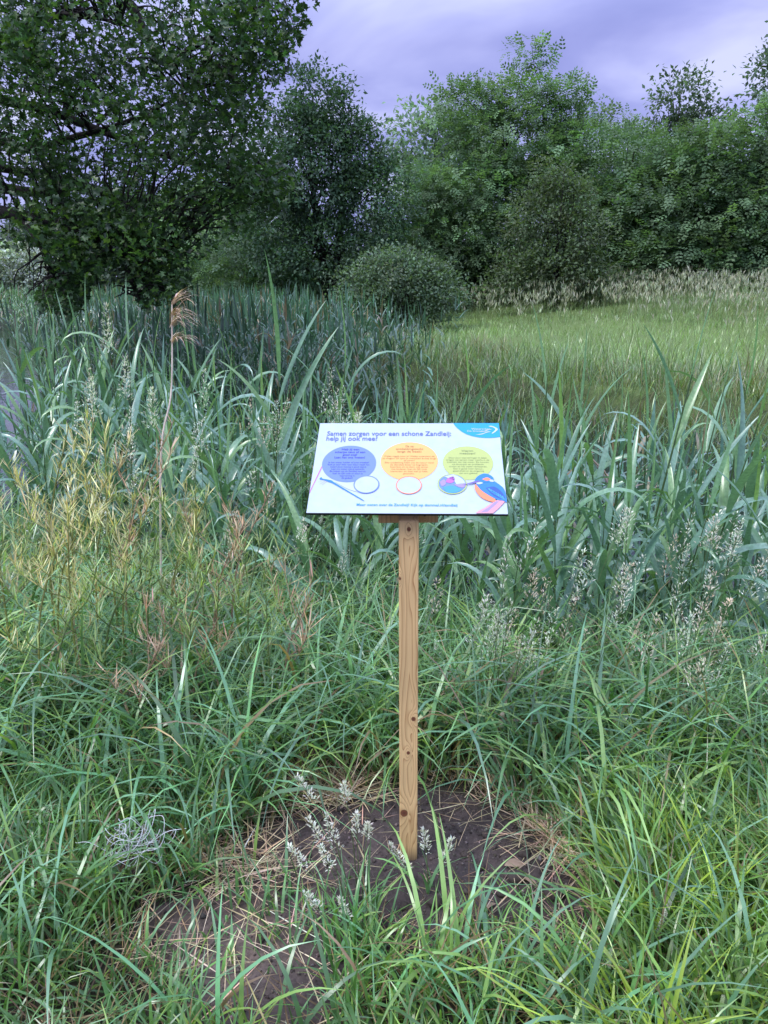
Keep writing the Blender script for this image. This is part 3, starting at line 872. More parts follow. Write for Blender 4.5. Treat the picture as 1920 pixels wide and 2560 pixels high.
def reed(loc, H, lean, leanaz, az0, label, group, nl=8, droopy=.5, lowest=.36, scale_l=1.0):
    t = thing('reed', label, 'reed', loc, group)
    t.rotation_euler = (Euler((0, 0, leanaz)).to_matrix() @ Euler((0, lean, 0)).to_matrix() @ Euler((0, 0, -leanaz)).to_matrix()).to_euler()
    sm_, sp_ = random.choice(STEMS)
    obj('stem', sm_, t, Matrix.Diagonal((H, H, H, 1)))
    for k_ in range(nl):
        f = lowest + (0.97 - lowest) * k_ / (nl - 1)
        p = np.array([np.interp(f, sp_[:, 2], sp_[:, q]) for q in range(3)]) * H
        az = az0 + math.pi * (k_ % 2) + random.gauss(0, .45)
        u = random.random()
        if k_ == nl - 1: kind = 'spear'
        elif k_ >= nl - 3: kind = 'up' if u < .62 else 'arch'
        else: kind = 'droop' if u < droopy * .34 else ('arch' if u < .62 else 'up')
        L = random.uniform(.34, .58) * scale_l * (1.0 if k_ < nl - 2 else .85)
        M = Matrix.Translation(p) @ Matrix.Rotation(az, 4, 'Z') @ Matrix.Rotation(random.gauss(0, .12), 4, 'X') @ Matrix.Diagonal((L, L * random.uniform(.75, 1.2), L, 1))
        obj('leaf', random.choice(LM[kind]), t, M)
    return t


def near_dist(x, y):
    return float(dist_line(np.array([x]), np.array([y]), NEAR)[0])


REED_R = ('blue-green reed with long arching leaves behind the kingfisher side of the sign', 'reeds on the kingfisher side')
REED_L = ('blue-green reed with long arching leaves between the dry plume and the sign', 'reeds on the damselfly side')
REED_B = ('slender reed in the water just behind the upper edge of the sign', 'reeds right behind the sign')
spots = []
tries = 0
while len(spots) < 235 and tries < 9000:
    tries += 1
    x = random.uniform(-3.4, 3.4); y = random.uniform(2.3, 7.2)
    if not bool(in_poly(np.array([x]), np.array([y]), STREAM)[0]): continue
    d = near_dist(x, y)
    if d > (1.5 if x > .6 else 2.0): continue
    px, py, dp = project(np.array([[x, y, 1.0]]))
    if px[0] < 20 or px[0] > 2060: continue
    # thin the belt over the open middle-left and left
    if random.random() > (1.0 if px[0] > 1150 else (.85 if px[0] > 200 else .5)): continue
    if any((x - a_) ** 2 + (y - b_) ** 2 < .10 ** 2 for a_, b_ in spots): continue
    spots.append((x, y))
for x, y in spots:
    px = project(np.array([[x, y, 1.0]]))[0][0]
    d = near_dist(x, y)
    z0 = float(height(x, y))
    if px > 1180: lab = REED_R; top = random.uniform(.38, .86) + .2 * (random.random() < .15)
    elif px > 800: lab = REED_B; top = random.uniform(.34, .72)
    else: lab = REED_L; top = random.uniform(.34, .76) + .2 * (random.random() < .15) + (.25 if px < 330 else 0)
    top += .05 * (y - 3.2)
    row = 'at the water edge' if d < .6 else ('in the middle rows' if d < 1.3 else 'in the outermost row')
    tall = 'tall' if top > .78 else ('short' if top < .5 else 'medium-high')
    where = {REED_R: 'on the kingfisher side', REED_B: 'behind the sign board', REED_L: 'on the damselfly side'}[lab]
    dp_ = random.uniform(.3, .9); look = 'drooping' if dp_ > .6 else 'upright'
    reed((x, y, z0), top - z0, abs(random.gauss(0, .09)), random.uniform(0, 6.28), random.gauss(.2, .9), f'{tall} blue-green reed with {look} leaves {row} {where}', f'{tall} {look} reeds {row} {where}', nl=random.choice((8, 9, 10)), droopy=.15 if look == 'upright' else 1.1, lowest=.30)


def reed_at(px, py, y, label, H=None, lean=0.02, laz=0.0, az0=0.0, **kw):
    p = aty(px, py, y); z0 = float(height(p.x, y))
    return reed((p.x, y, z0), p.z - z0, lean, laz, az0, label, 'tall reeds standing out above the rest', **kw)


# the reeds that stand out in the photograph (pixel = top of the stem)
reed_at(1350, 960, 3.45, 'reed ending in two broad upright blades, behind the sign logo corner', az0=.1, nl=6, scale_l=.9)
reed_at(1590, 930, 3.30, 'tallest reed leaning away from the sign with a long pointed blade', lean=.09, laz=0, az0=.2, nl=9, scale_l=1.0)
reed_at(645, 930, 3.9, 'tall reed with one narrow upright blade beside the dry plume', az0=.4, nl=8, scale_l=1.3)
reed_at(1830, 960, 3.5, 'reed with a hooked top leaf at the end of the belt past the kingfisher', lean=.04, laz=0, nl=8)
reed_at(1080, 950, 3.9, 'reed with a fan of bent blades just above the sign heading', lean=.05, laz=0, nl=8)
reed_at(1260, 1330, 2.95, 'reed whose broad blade stands upright beside the board corner', lean=.12, laz=.1, nl=6, lowest=.45)
reed_at(1690, 1180, 2.95, 'reed with a broad pale blade over the bank beyond the kingfisher', lean=.10, laz=.1, nl=6, lowest=.4)
reed_at(490, 900, 4.2, 'upright reed close to the dry brown plume', nl=8, scale_l=1.15)
reed_at(800, 900, 4.4, 'upright reed behind the damselfly corner of the board', nl=8, scale_l=1.1)

# dry reed with a drooping plume
top = aty(430, 760, 3.35); low = aty(402, 1150, 3.2); z0 = float(height(low.x, 3.15))
dr = thing('dry_reed', 'dead straw-coloured reed with a drooping brown plume above the green leaves', 'reed', (low.x - .06, 3.15, z0))
b0 = Vector(dr.location)
path = spline([(0, 0, 0), low - b0, aty(428, 980, 3.28) - b0, top - b0], 18)
V, F = tubes([(path, np.linspace(.006, .003, 18))], 6)
M_DRYREED = leaf_mat('dry_reed', .6, .3, .1)
obj('stem', mesh_from('dry_stem', V, F, M_DRYREED, np.broadcast_to(np.array((.66, .55, .47)), V.shape)), dr)
for f, L_, nn in ((1.0, .15, 34), (.955, .12, 40), (.92, .14, 44), (.86, .13, 34)):
    i_ = f * 17; p = np.array([np.interp(i_, np.arange(18), path[:, q]) for q in range(3)])
    n = nn
    P = np.repeat(p[None], n, 0) + rng.normal(0, .004, (n, 3))
    V, F, k = blades(P, rng.uniform(.5, 1.1, n) * L_, np.full(n, .0048), rng.normal(0, .45, n), rng.uniform(.4, 1.1, n), rng.uniform(.9, 2.2, n), K=5, prof='spindle')
    obj('plume', mesh_from('plume', V, F, M_DRYREED, np.repeat(vary((.62, .45, .35), n, .25), k, 0)), dr)

# far reed bed in the stream and along the far side
def reed_mass(name, label, poly, n, topz, leafs, colr, wid, seed_=0):
    xs = [p[0] for p in poly]; ys = [p[1] for p in poly]
    x, y = scatter(n * 3, min(xs), max(xs), min(ys), max(ys)); k = in_poly(x, y, poly); x, y = x[k][:n], y[k][:n]; n = len(x); x = x + rng.normal(0, .7, n) * (name == 'reed_bed'); k = in_poly(x, y, STREAM) | on_far(x, y); x, y = x[k], y[k]; n = len(x)
    z = height(x, y); H = (topz + .40 * fbm(x * .5, y * .5, 3) + .22 * fbm(x * 2, y * 2, 2) - z) * rng.uniform(.78, 1.08, n)
    G = Geo()
    la = rng.uniform(0, 6.28, n); ln = np.abs(rng.normal(0, .16, n))
    V, F, k_ = blades(np.stack([x, y, z], -1), H, np.full(n, .007), la, ln, np.full(n, .05), K=2, prof='stem')
    pc = vary(colr, n, .25); ob_ = rng.random(n) < .10; pc[ob_] = vary((.24, .20, .11), ob_.sum(), .2); G.add(V, F, np.repeat(pc, k_, 0))
    for j in range(leafs):
        f = rng.uniform(.35, 1.0, n) if j else np.ones(n)
        s_ = f * H
        P = np.stack([x + np.sin(ln) * np.cos(la) * s_, y + np.sin(ln) * np.sin(la) * s_, z + np.cos(ln) * s_], -1)
        u = rng.random(n)
        V, F, k_ = blades(P, rng.uniform(.22, .48, n), rng.uniform(.7, 1.2, n) * wid, rng.uniform(0, 6.28, n), np.where(j == 0, .05, rng.uniform(.3, .8, n)), np.where(j == 0, .3, rng.uniform(.5, 2.3, n)), K=4, prof='reed')
        G.add(V, F, np.repeat(pc * np.exp(rng.normal(0, .15, (n, 1))), k_, 0))
    return tag(obj(name, G.mesh(name, M_REED), kind='stuff'), label, 'reeds', kind='stuff')


reed_mass('reed_bed', 'dense dark blue-green reed bed filling the stream beyond the near reeds', [(-.2, 13), (.0, 16.5), (-1.6, 21), (-3.4, 26), (-4.6, 31), (-9, 31), (-8.5, 24), (-6.6, 17), (-4.6, 11.6), (-2.6, 9.4), (-.6, 9.6)], 4400, .88, 6, (.075, .160, .095), .036)
reed_mass('reed_fringe', 'pale green reeds lining the open water under the hanging oak', [(-30, 38), (-22, 34), (-13, 31), (-8, 29), (-3, 30), (-7, 40), (-14, 46), (-30, 46)], 2200, 1.05, 5, (.125, .235, .105), .05)
reed_mass('reed_thicket', 'second row of blue-green reeds filling the water behind the nearest reeds', [(4.0, 3.4), (1.2, 4.2), (-1.0, 5.0), (-2.4, 5.4), (-4.2, 6.8), (-4.6, 8.6), (-1.0, 7.4), (2.0, 6.2), (4.6, 5.4)], 420, .34, 9, (.110, .22, .165), .032)
# undergrowth between near reeds
x, y = scatter(5200, -4.5, 4.0, 2.3, 6.6); k = in_poly(x, y, STREAM) & (dist_line(x, y, NEAR) < 1.5) & ~(in_poly(x, y, [(1.6, 3.1), (4.2, 2.3), (5, 5), (1.8, 5.2)])); x, y = x[k], y[k]; n = len(x)
grass_stuff('waterside_grass', 'tangled grass and weeds filling the foot of the reeds', [(put(x, y), rng.uniform(.35, .8, n), rng.uniform(.005, .012, n), rng.uniform(0, 6.28, n), rng.uniform(.02, .5, n), rng.uniform(.4, 2.0, n), green(n, (.85, .9, 1.2)), dict(K=4))], M_GRASS)

# ------------------------------------------------------------------ flowering grasses, rape, nettles
def spikelets(G, pts, n, spread, size, col, droop=.6, w=.36):
    """small spikelets hanging along an axis"""
    f = rng.uniform(0, 1, n); i_ = f * (len(pts) - 1)
    P = np.stack([np.interp(i_, np.arange(len(pts)), pts[:, q]) for q in range(3)], -1)
    taper = (1 - f) ** .7 + .12
    a_ = rng.uniform(0, 6.28, n); rr = rng.uniform(.2, 1, n) * spread * taper
    P = P + np.stack([np.cos(a_) * rr, np.sin(a_) * rr, rng.uniform(-.3, .5, n) * rr], -1)
    V, F, k = blades(P, rng.uniform(.7, 1.3, n) * size, np.full(n, size * w), a_, rng.uniform(.2, 1.2, n), rng.uniform(0, 1, n) * droop, K=2, prof='spindle')
    G.add(V, F, np.repeat(vary(col, n, .18, .05), k, 0))


def seedgrass(loc, H, lean, laz, headlen, n, spread, size, headcol, label, group, dense=False, cat='grass'):
    t = thing('flowering_grass', label, cat, loc, group); t['kind'] = 'thing'
    dx, dy = math.cos(laz), math.sin(laz)
    pts = spline([(0, 0, 0), (dx * H * .15 * lean, dy * H * .15 * lean, H * .5), (dx * H * .55 * lean, dy * H * .55 * lean, H * .98)], 14)
    V, F = tubes([(pts, np.linspace(.0017, .0007, 14))], 5)
    obj('stem', mesh_from('grass_stem', V, F, M_GRASS, np.broadcast_to(np.array((.11, .15, .06)), V.shape)), t)
    k0 = int(round(14 * (1 - headlen / H)))
    hp = spline(pts[max(0, min(k0, 11)):], 12)
    G = Geo()
    if not dense:      # side branches of the panicle
        tp = []
        for q in range(1, 10):
            a_ = random.uniform(0, 6.28); l = spread * (1 - q / 12) * 1.1
            tp.append((spline([hp[q], hp[q] + np.array([math.cos(a_) * l * .6, math.sin(a_) * l * .6, l * .5]), hp[q] + np.array([math.cos(a_) * l, math.sin(a_) * l, l * .25])], 5), .0004))
        V, F = tubes(tp, 3); G.add(V, F, np.array(headcol) * .7)
    spikelets(G, hp, n, spread, size, headcol)
    obj('seed_head', G.mesh('seed_head', M_SEED), t, kind='stuff')
    return t


# pale plume grasses in front of the post: (pixel of head tip, y, head length)
front = [(742, 1935, 1.72, .075), (858, 1955, 1.70, .05), (890, 2030, 1.66, .06), (770, 2040, 1.62, .06), (815, 2030, 1.60, .085), (722, 2110, 1.56, .055), (800, 2110, 1.56, .06), (920, 2055, 1.63, .04), (975, 2110, 1.66, .045), (1060, 2070, 1.67, .05), (1130, 2095, 1.68, .05), (760, 2230, 1.50, .035), (850, 2245, 1.50, .035)]
for j, (px, py, y, hl) in enumerate(front):
    p = aty(px, py, y); bx = -.07 + .25 * (p.x + .07) if px < 950 else .11 + .3 * (p.x - .11); by = y - .05
    z0 = float(height(bx, by)); H = p.z - z0
    lean = math.hypot(p.x - bx, .05) / (H * .55); laz = math.atan2(.05, p.x - bx)
    seedgrass((bx, by, z0), H, lean, laz, hl * 1.2, 85, .012, .0105, (.74, .74, .64), 'pale soft seed head rising in front of the sign post' if px < 950 else 'small pale seed head leaning over the soil past the post', 'seed heads in front of the post' if px < 950 else 'seed heads past the post', dense=True)
# airy panicles along the bank
PAN_R = ('airy grass with drooping pale spikelets before the reeds past the kingfisher', 'flowering grasses on the kingfisher side')
PAN_L = ('airy grass with pale spikelets among the reeds near the dry plume', 'flowering grasses on the damselfly side')
for j in range(120):
    if j < 62: px, py, y, lab = random.uniform(1130, 1915), random.uniform(1250, 1640), random.uniform(2.2, 2.7), PAN_R
    else: px, py, y, lab = random.uniform(120, 900), random.uniform(880, 1420), random.uniform(2.9, 4.0), PAN_L
    p = aty(px, py, y); z0 = float(height(p.x, y)); H = max(.35, p.z - z0)
    wh = random.random() < .7; hi = 'tall' if p.z > .72 else ('low' if p.z < .5 else 'knee-high')
    lab = (('whitish' if wh else 'tan') + f' {hi} ' + lab[0].replace('pale ', ''), lab[1] + (' whitish ' if wh else ' tan ') + hi)
    seedgrass((p.x - .1 * random.uniform(-1, 2), y, z0), H, random.uniform(.05, .5), random.uniform(-.6, .8), random.uniform(.14, .24), random.randint(50, 90), random.uniform(.02, .045), .0125, (.66, .68, .56) if wh else (.64, .54, .42), lab[0], lab[1])
for px, py, y in ((215, 745, 3.8), (270, 880, 3.6), (185, 930, 3.3), (340, 960, 3.4), (860, 1020, 3.3)):
    p = aty(px, py, y); z0 = float(height(p.x, y))
    seedgrass((p.x, y, z0), p.z - z0, .1, .3, .26, 150, .036, .017, (.58, .60, .48), 'tall pale feathery grass head rising above the reeds by the yellow pods', 'tall feathery heads')
p = aty(1670, 1900, 2.15); seedgrass((p.x - .05, 2.12, 0), .42, .6, .2, .12, 90, .05, .013, (.62, .56, .43), 'bent straw-coloured grass head spread over the green grass past the soil', None)


def rape(loc, H, lean, laz, col, podcol, label, group, npod=80, dry=False):
    t = thing('rape_plant', label, 'plant', loc, group)
    dx, dy = math.cos(laz), math.sin(laz)
    main = spline([(0, 0, 0), (dx * .1 * lean * H, dy * .1 * lean * H, H * .55), (dx * .45 * lean * H, dy * .45 * lean * H, H * .92)], 12)
    paths = [(main, np.linspace(.005, .0018, 12))]
    brs = []
    for q in range(5):
        i_ = 4 + q; a_ = random.uniform(0, 6.28); l = random.uniform(.14, .28)
        e = main[i_] + np.array([math.cos(a_) * l * .7, math.sin(a_) * l * .7, l * .8])
        br = spline([main[i_], (main[i_] + e) / 2 + np.array([math.cos(a_) * .03, math.sin(a_) * .03, -.01]), e], 6); brs.append(br)
        paths.append((br, np.linspace(.0022, .001, 6)))
    V, F = tubes(paths, 5)
    obj('stem', mesh_from('rape_stem', V, F, M_DRY if dry else M_GRASS, np.broadcast_to(np.array(col), V.shape)), t)
    for br in brs + [main[7:]]:
        n = npod // 6
        f = rng.uniform(.25, 1, n) * (len(br) - 1)
        P = np.stack([np.interp(f, np.arange(len(br)), br[:, q]) for q in range(3)], -1)
        V, F, k = blades(P, rng.uniform(.045, .09, n), rng.uniform(.003, .0048, n), rng.uniform(0, 6.28, n), rng.uniform(.4, 1.2, n), rng.uniform(-.5, .1, n), K=3, prof='spindle', fold=.4)
        obj('pod_cluster', mesh_from('pods', V, F, M_DRY if dry else M_GRASS, np.repeat(vary(podcol, n, .22, .08), k, 0)), t)
    return t


rp = [(45, 985, 2.7), (110, 990, 2.85), (225, 1000, 2.75), (60, 1130, 2.5), (180, 1120, 2.6), (310, 1110, 2.75), (20, 1260, 2.3), (130, 1230, 2.4), (250, 1200, 2.55), (380, 1190, 2.7), (480, 1180, 2.7), (330, 1290, 2.5), (200, 1330, 2.35), (70, 1420, 2.2), (590, 1270, 2.6), (430, 1340, 2.45), (-60, 1100, 2.6), (-90, 1300, 2.4), (520, 1420, 2.4), (660, 1450, 2.4)]
for j, (px, py, y) in enumerate(rp):
    p = aty(px, py, y); z0 = float(height(p.x, y))
    yel = (px < 420 and py < 1300) and random.random() < .85
    rape((p.x, y, z0), p.z - z0, random.uniform(0, .6), random.uniform(-.6, .9), (.28, .28, .09) if yel else (.15, .21, .07), (.56, .50, .23) if yel else (.27, .35, .11),
         'yellowing pod-bearing plant among the grass below the dry plume' if yel else 'green pod-bearing plant among the grass below the dry plume', 'yellowing pod plants' if yel else 'green pod plants', npod=150)
for px, py, y, H_, lab in ((540, 1180, 2.75, .5, 'brown dried pod branch between the damselfly corner and the dry plume'), (500, 1250, 2.7, .45, 'short brown dried pod branch tangled in green stems'), (320, 1580, 2.3, .3, 'straw-coloured dead pod tuft lying on the green bank'),
                           (690, 1460, 2.45, .35, 'rusty dead pod spray in the grass below the damselfly corner'), (240, 1000, 2.7, .5, 'pink-brown dead pod branch lying over the yellow pods'), (455, 1530, 2.35, .3, 'small tan dead tuft on the green bank')):
    p = aty(px, py, y); hh = float(height(p.x, y))
    rape((p.x, y, hh), p.z - hh, .5, random.uniform(-.5, .5), (.36, .25, .17), (.50, .35, .23), lab, None, npod=120, dry=True)

# nettles
def nettle(px, py, y, label):
    p = aty(px, py, y); z0 = float(height(p.x, y)); H = p.z - z0
    t = thing('nettle', label, 'plant', (p.x, y, z0))
    pts = spline([(0, 0, 0), (.02, 0, H * .5), (.03, .01, H)], 8); V, F = tubes([(pts, .0025)], 5)
    obj('stem', mesh_from('nettle_stem', V, F, M_GRASS, np.broadcast_to(np.array((.07, .11, .04)), V.shape)), t)
    T = np.array([[0, 0, 0], [.14, .2, .03], [.3, .30, .04], [.34, .25, .03], [.52, .25, .03], [.56, .19, .02], [.76, .14, 0], [1, 0, -.12], [.76, -.14, 0], [.56, -.19, .02], [.52, -.25, .03], [.34, -.25, .03], [.3, -.30, .04], [.14, -.2, .03]])
    me = mesh_from('nettle_leaf', T, np.array([list(range(8)), [0, 7, 8, 9, 10, 11, 12, 13]]), M_GRASS, np.broadcast_to(np.array((.038, .10, .032)), T.shape), smooth=False)
    for q in range(6):
        zz = H * (.45 + .1 * q)
        for s_ in (0, 1):
            az = q * 1.57 + s_ * math.pi; L = .11 * (1.15 - .11 * q)
            obj('leaf', me, t, Matrix.Translation((.025, .005, zz)) @ Matrix.Rotation(az, 4, 'Z') @ Matrix.Rotation(.35 + random.uniform(-.2, .3), 4, 'Y') @ Matrix.Scale(L, 4))
nettle(1590, 1780, 2.35, 'nettle with toothed dark leaves in the grass past the soil')
nettle(1540, 1860, 2.2, 'low nettle half hidden in grass in front of another nettle')
nettle(1360, 1560, 2.9, 'nettle standing at the foot of the reeds beside the post')
nettle(1430, 1890, 2.15, 'small nettle close to the edge of the dug soil')

# white strands
wt = thing('strand_tangle', 'tangle of thin white strands caught in the grass beside the dug soil', 'string', ground(335, 2135, .085))
M_STR = plain_mat('white_strand', (.62, .62, .64), .5, .4)
for q in range(24):
    r_ = random.uniform(.018, .05); a0 = random.uniform(0, 6.28); span = random.uniform(2.5, 7); n = 30
    c0 = np.array([random.gauss(0, .032), random.gauss(0, .028), random.uniform(.02, .09)])
    a_ = a0 + np.linspace(0, span, n); w1, w2 = random.uniform(1.5, 3), random.uniform(0, 6)
    el = random.uniform(.5, 1.3); dr_ = np.linspace(-1, 1, n) * random.uniform(.0, .045)
    pts = c0 + np.stack([np.cos(a_) * r_ + dr_, np.sin(a_) * r_ * el, .022 * np.sin(a_ * w1 * .6 + w2) + .008 * np.sin(a_ * 3)], -1)
    V, F = tubes([(pts, .00095)], 4); obj('strand', mesh_from('strand', V, F, M_STR), wt)

# dry leaves on the soil
for j, (px, py, s_, lab) in enumerate(((1262, 2155, .055, 'curled pale brown leaf on the far edge of the dug soil'), (790, 2255, .045, 'pale dead leaf under the plume grass'), (1345, 2205, .06, 'long grey-brown dead leaf beside the soil clods'), (1240, 2245, .04, 'small tan dead leaf in front of the clods'))):
    p = ground(px, py, .03); p.z = float(soil_z(np.array([p.x]), np.array([p.y]))[0]) + .008
    V, F, k = blades(np.zeros((1, 3)), np.array([s_]), np.array([s_ * .45]), np.array([j * 1.3]), np.array([1.2]), np.array([.8]), K=6, twist=np.array([.8]), prof='spindle', fold=.5)
    o = obj('dead_leaf', mesh_from('dead_leaf', V, F, M_DRY, np.broadcast_to(np.array((.34, .24, .18)), V.shape))); o.location = p; tag(o, lab, 'leaf')

# ------------------------------------------------------------------ far bank: meadow
x = rng.uniform(-8, 22, 90000); y = 9 + 24 * rng.random(90000) ** 1.25; k = on_far(x, y); x, y = x[k][:46000], y[k][:46000]; n = len(x)
df_ = dist_line(x, y, FAR)
short = sm(1.2, 2.8, df_) * (1 - sm(8, 12, df_ + 1.5 * fbm(x * .4, y * .4, 2)))
L = np.where(short > .5, rng.uniform(.10, .22, n), rng.uniform(.30, .75, n))
C = np.where((short > .5)[:, None], vary((.24, .36, .12), n, .18), vary((.19, .27, .12), n, .25))
L = L * (1 + .9 * np.clip(fbm(x * .5 + 3, y * .5, 3), -.5, .8)) ; pt = fbm(x * .6, y * .6, 3)
C = C * (1 + .35 * pt)[:, None]
patchy = (fbm(x * .9 + 5, y * .9, 2) > .22) & (short < .8); C[patchy] = vary((.22, .20, .10), patchy.sum(), .2)
grass_stuff('meadow_grass', 'short bright green meadow grass on the far bank', [(np.stack([x, y, height(x, y) - .02], -1), L, rng.uniform(.009, .018, n), rng.uniform(0, 6.28, n), rng.uniform(.05, .5, n), rng.uniform(.1, 1.3, n), C, dict(K=2))], M_GRASS)
# bank slope scrub
x, y = scatter(75000, -4, 16, 6.5, 27); k = (dist_line(x, y, FAR) < 2.3) & (in_poly(x, y, STREAM) | (dist_line(x, y, FAR) < 1.6)); x, y = x[k], y[k]; n = len(x)
C = green(n, (.85, .80, .7), .35); dd = rng.random(n) < .14; C[dd] = vary((.17, .14, .065), dd.sum(), .25)
grass_stuff('bank_scrub', 'rough brown and dark green growth on the slope of the far bank', [(np.stack([x, y, np.maximum(height(x, y), WATER_Z) - .02], -1), rng.uniform(.25, .7, n), rng.uniform(.006, .016, n), rng.uniform(0, 6.28, n), rng.uniform(.05, .8, n), rng.uniform(.4, 2.2, n), C, dict(K=4))], M_GRASS)
# tall flowering grass strip before the trees
x = rng.uniform(-5, 18, 16000); y = rng.uniform(15, 29, 16000); df_ = dist_line(x, y, FAR)
k = on_far(x, y) & (df_ + 3.0 * fbm(x * .3, y * .3, 2) + 1.2 * rng.normal(0, 1, 16000) > 6.2) & (fbm(x * .8, y * .8, 2) > -.3); x, y = x[k][:4600], y[k][:4600]; n = len(x)
z = height(x, y); H = rng.uniform(.40, .85, n) + .02 * np.clip(y - 18, 0, 9); la = rng.uniform(0, 6.28, n); ln = np.abs(rng.normal(0, .16, n))
G = Geo()
V, F, k = blades(np.stack([x, y, z], -1), H, np.full(n, .007), la, ln, np.full(n, .1), K=2, prof='stem'); G.add(V, F, np.repeat(vary((.21, .25, .12), n), k, 0))
V, F, k = blades(np.stack([x, y, z], -1), H * .62, np.full(n, .016), la + 2, ln + .2, np.full(n, 1.2), K=3); G.add(V, F, np.repeat(vary((.18, .26, .11), n), k, 0))
tip = np.stack([x + np.sin(ln) * np.cos(la) * H, y + np.sin(ln) * np.sin(la) * H, z + np.cos(ln) * H - .05], -1)
for q in range(4):
    V, F, k = blades(tip + rng.normal(0, .02, tip.shape), rng.uniform(.10, .2, n), np.full(n, .022), rng.uniform(0, 6.28, n), rng.uniform(0, .7, n), rng.uniform(0, .6, n), K=2, prof='spindle'); G.add(V, F, np.repeat(vary((.38, .39, .28), n, .28), k, 0))
tag(obj('flowering_meadow', G.mesh('flowering_meadow', M_SEED), kind='stuff'), 'tall flowering grass with pinkish seed heads in front of the trees', 'grass', kind='stuff')

# ------------------------------------------------------------------ trees
def limb(a_, b_, n=7, sag=.0, wob=.15):
    a_, b_ = np.asarray(a_, float), np.asarray(b_, float); L = np.linalg.norm(b_ - a_)
    m1 = a_ + (b_ - a_) * .35 + np.array([0, 0, .12 * L]) + rng.normal(0, wob * L * .3, 3)
    m2 = a_ + (b_ - a_) * .7 + np.array([0, 0, .10 * L - sag]) + rng.normal(0, wob * L * .3, 3)
    return spline([a_, m1, m2, b_], n)


TRI = []
def tree(name, label, base, H, lobes, n_cl, per, size, kind, col, group=None, trunk_r=.14, flat=.55, updir=.6, stems=1, cs=.30, mat=None, crown_base=.15):
    """lobes: list of (dx,dy,z,rx,ry,rz) crown masses around the trunk"""
    t = thing(name, label, 'tree', base, group)
    paths = []
    tops = []
    for s_ in range(stems):
        a_ = s_ * 2.4; sp = .10 * H * (stems > 1)
        tp = np.array([math.cos(a_) * sp, math.sin(a_) * sp, H * .86])
        main = limb((math.cos(a_) * .12 * (stems > 1), math.sin(a_) * .12 * (stems > 1), -.2), tp, 10, wob=.04); main[:, 2] = np.linspace(-.2, H * .86, 10)
        paths.append((main, trunk_r * (1 - np.linspace(0, .93, 10)))); tops.append(main)
    n_cl = int(n_cl * (1.28 if kind == 'frond' else 1.6)); size = size * (1.18 if kind == 'frond' else 1.12); gm_ = sum(col) / 3; col = tuple((c_ * .74 + gm_ * .26) * 2.15 for c_ in col)
    w = np.array([l[3] * l[4] + l[4] * l[5] + l[3] * l[5] for l in lobes]); w = w / w.sum()
    ctr = []; cdir = []
    for l, ww in zip(lobes, w):
        m = max(6, int(n_cl * ww))
        v = unit(rng.normal(0, 1, (m, 3))); r = rng.uniform(.25, 1, m) ** .45
        r *= 1 + .38 * fbm(v[:, 0] * 2.5 + l[0], v[:, 1] * 2.5 + v[:, 2] * 2 + l[2], 3)
        ctr.append(v * r[:, None] * np.array(l[3:6]) + np.array(l[:3])); cdir.append(v)
    ctr = np.concatenate(ctr); cdir = np.concatenate(cdir)
    kk = ctr[:, 2] > crown_base; ctr, cdir = ctr[kk], cdir[kk]
    for q in rng.choice(len(ctr), min(len(ctr), 46), replace=False):
        mn = tops[q % len(tops)]; e = ctr[q]
        i_ = int(np.clip(np.searchsorted(mn[:, 2], e[2] * .62 - .1), 1, 8))
        paths.append((limb(mn[i_], e, 6, wob=.12), np.linspace(trunk_r * .30 * (1 - i_ / 12), .008, 6)))
    V, F = tubes(paths, 6)
    obj('trunk', mesh_from('trunk', V, F, M_BARK), t)
    m = len(ctr); n = m * per
    P = np.repeat(ctr, per, 0) + rng.normal(0, cs, (n, 3)) * np.array([1, 1, flat])
    od = np.repeat(cdir, per, 0)
    d = unit(od * .8 + rng.normal(0, .7, (n, 3)) + np.array([0, 0, -.15]))
    nr = unit(np.array([0, 0, updir * 2]) + rng.normal(0, .6, (n, 3)) + od * .5)
    V, F, k = leaf_cloud(P, d, nr, rng.uniform(.7, 1.25, n) * size, kind)
    C = np.repeat(vary(col, m, .20, .05), per, 0) * np.exp(rng.normal(0, .14, (n, 1)))
    obj('crown', mesh_from('crown', V, F, mat or M_LEAF, np.repeat(C, k, 0), smooth=False), t, kind='stuff')
    return t


def base_at(px, y):
    p = aty(px, 700, y); return Vector((p.x, y, float(height(p.x, y)) - .05))


def z_at(py, y):
    return aty(960, py, y).z


# dark oak in the middle
tree('dark_oak', 'dark rounded oak with fanning limbs, left of the tall feathery robinia', base_at(822, 27), 7.9,
     [(-.1, 0, 5.0, 2.1, 2.0, 2.3), (-.2, 0, 6.9, 1.0, 1.0, 1.15), (1.5, -.3, 3.6, 1.4, 1.5, 1.9), (-1.9, 0, 3.4, 1.3, 1.4, 1.8), (.2, -.9, 2.2, 2.2, 1.2, 1.2), (1.0, 0, 5.5, 1.2, 1.1, 1.2), (-.9, 0, 5.9, 1.0, 1.0, 1.1)], 620, 34, .125, 'rhomb', (.022, .052, .026), trunk_r=.2, stems=2, cs=.24, crown_base=.8)
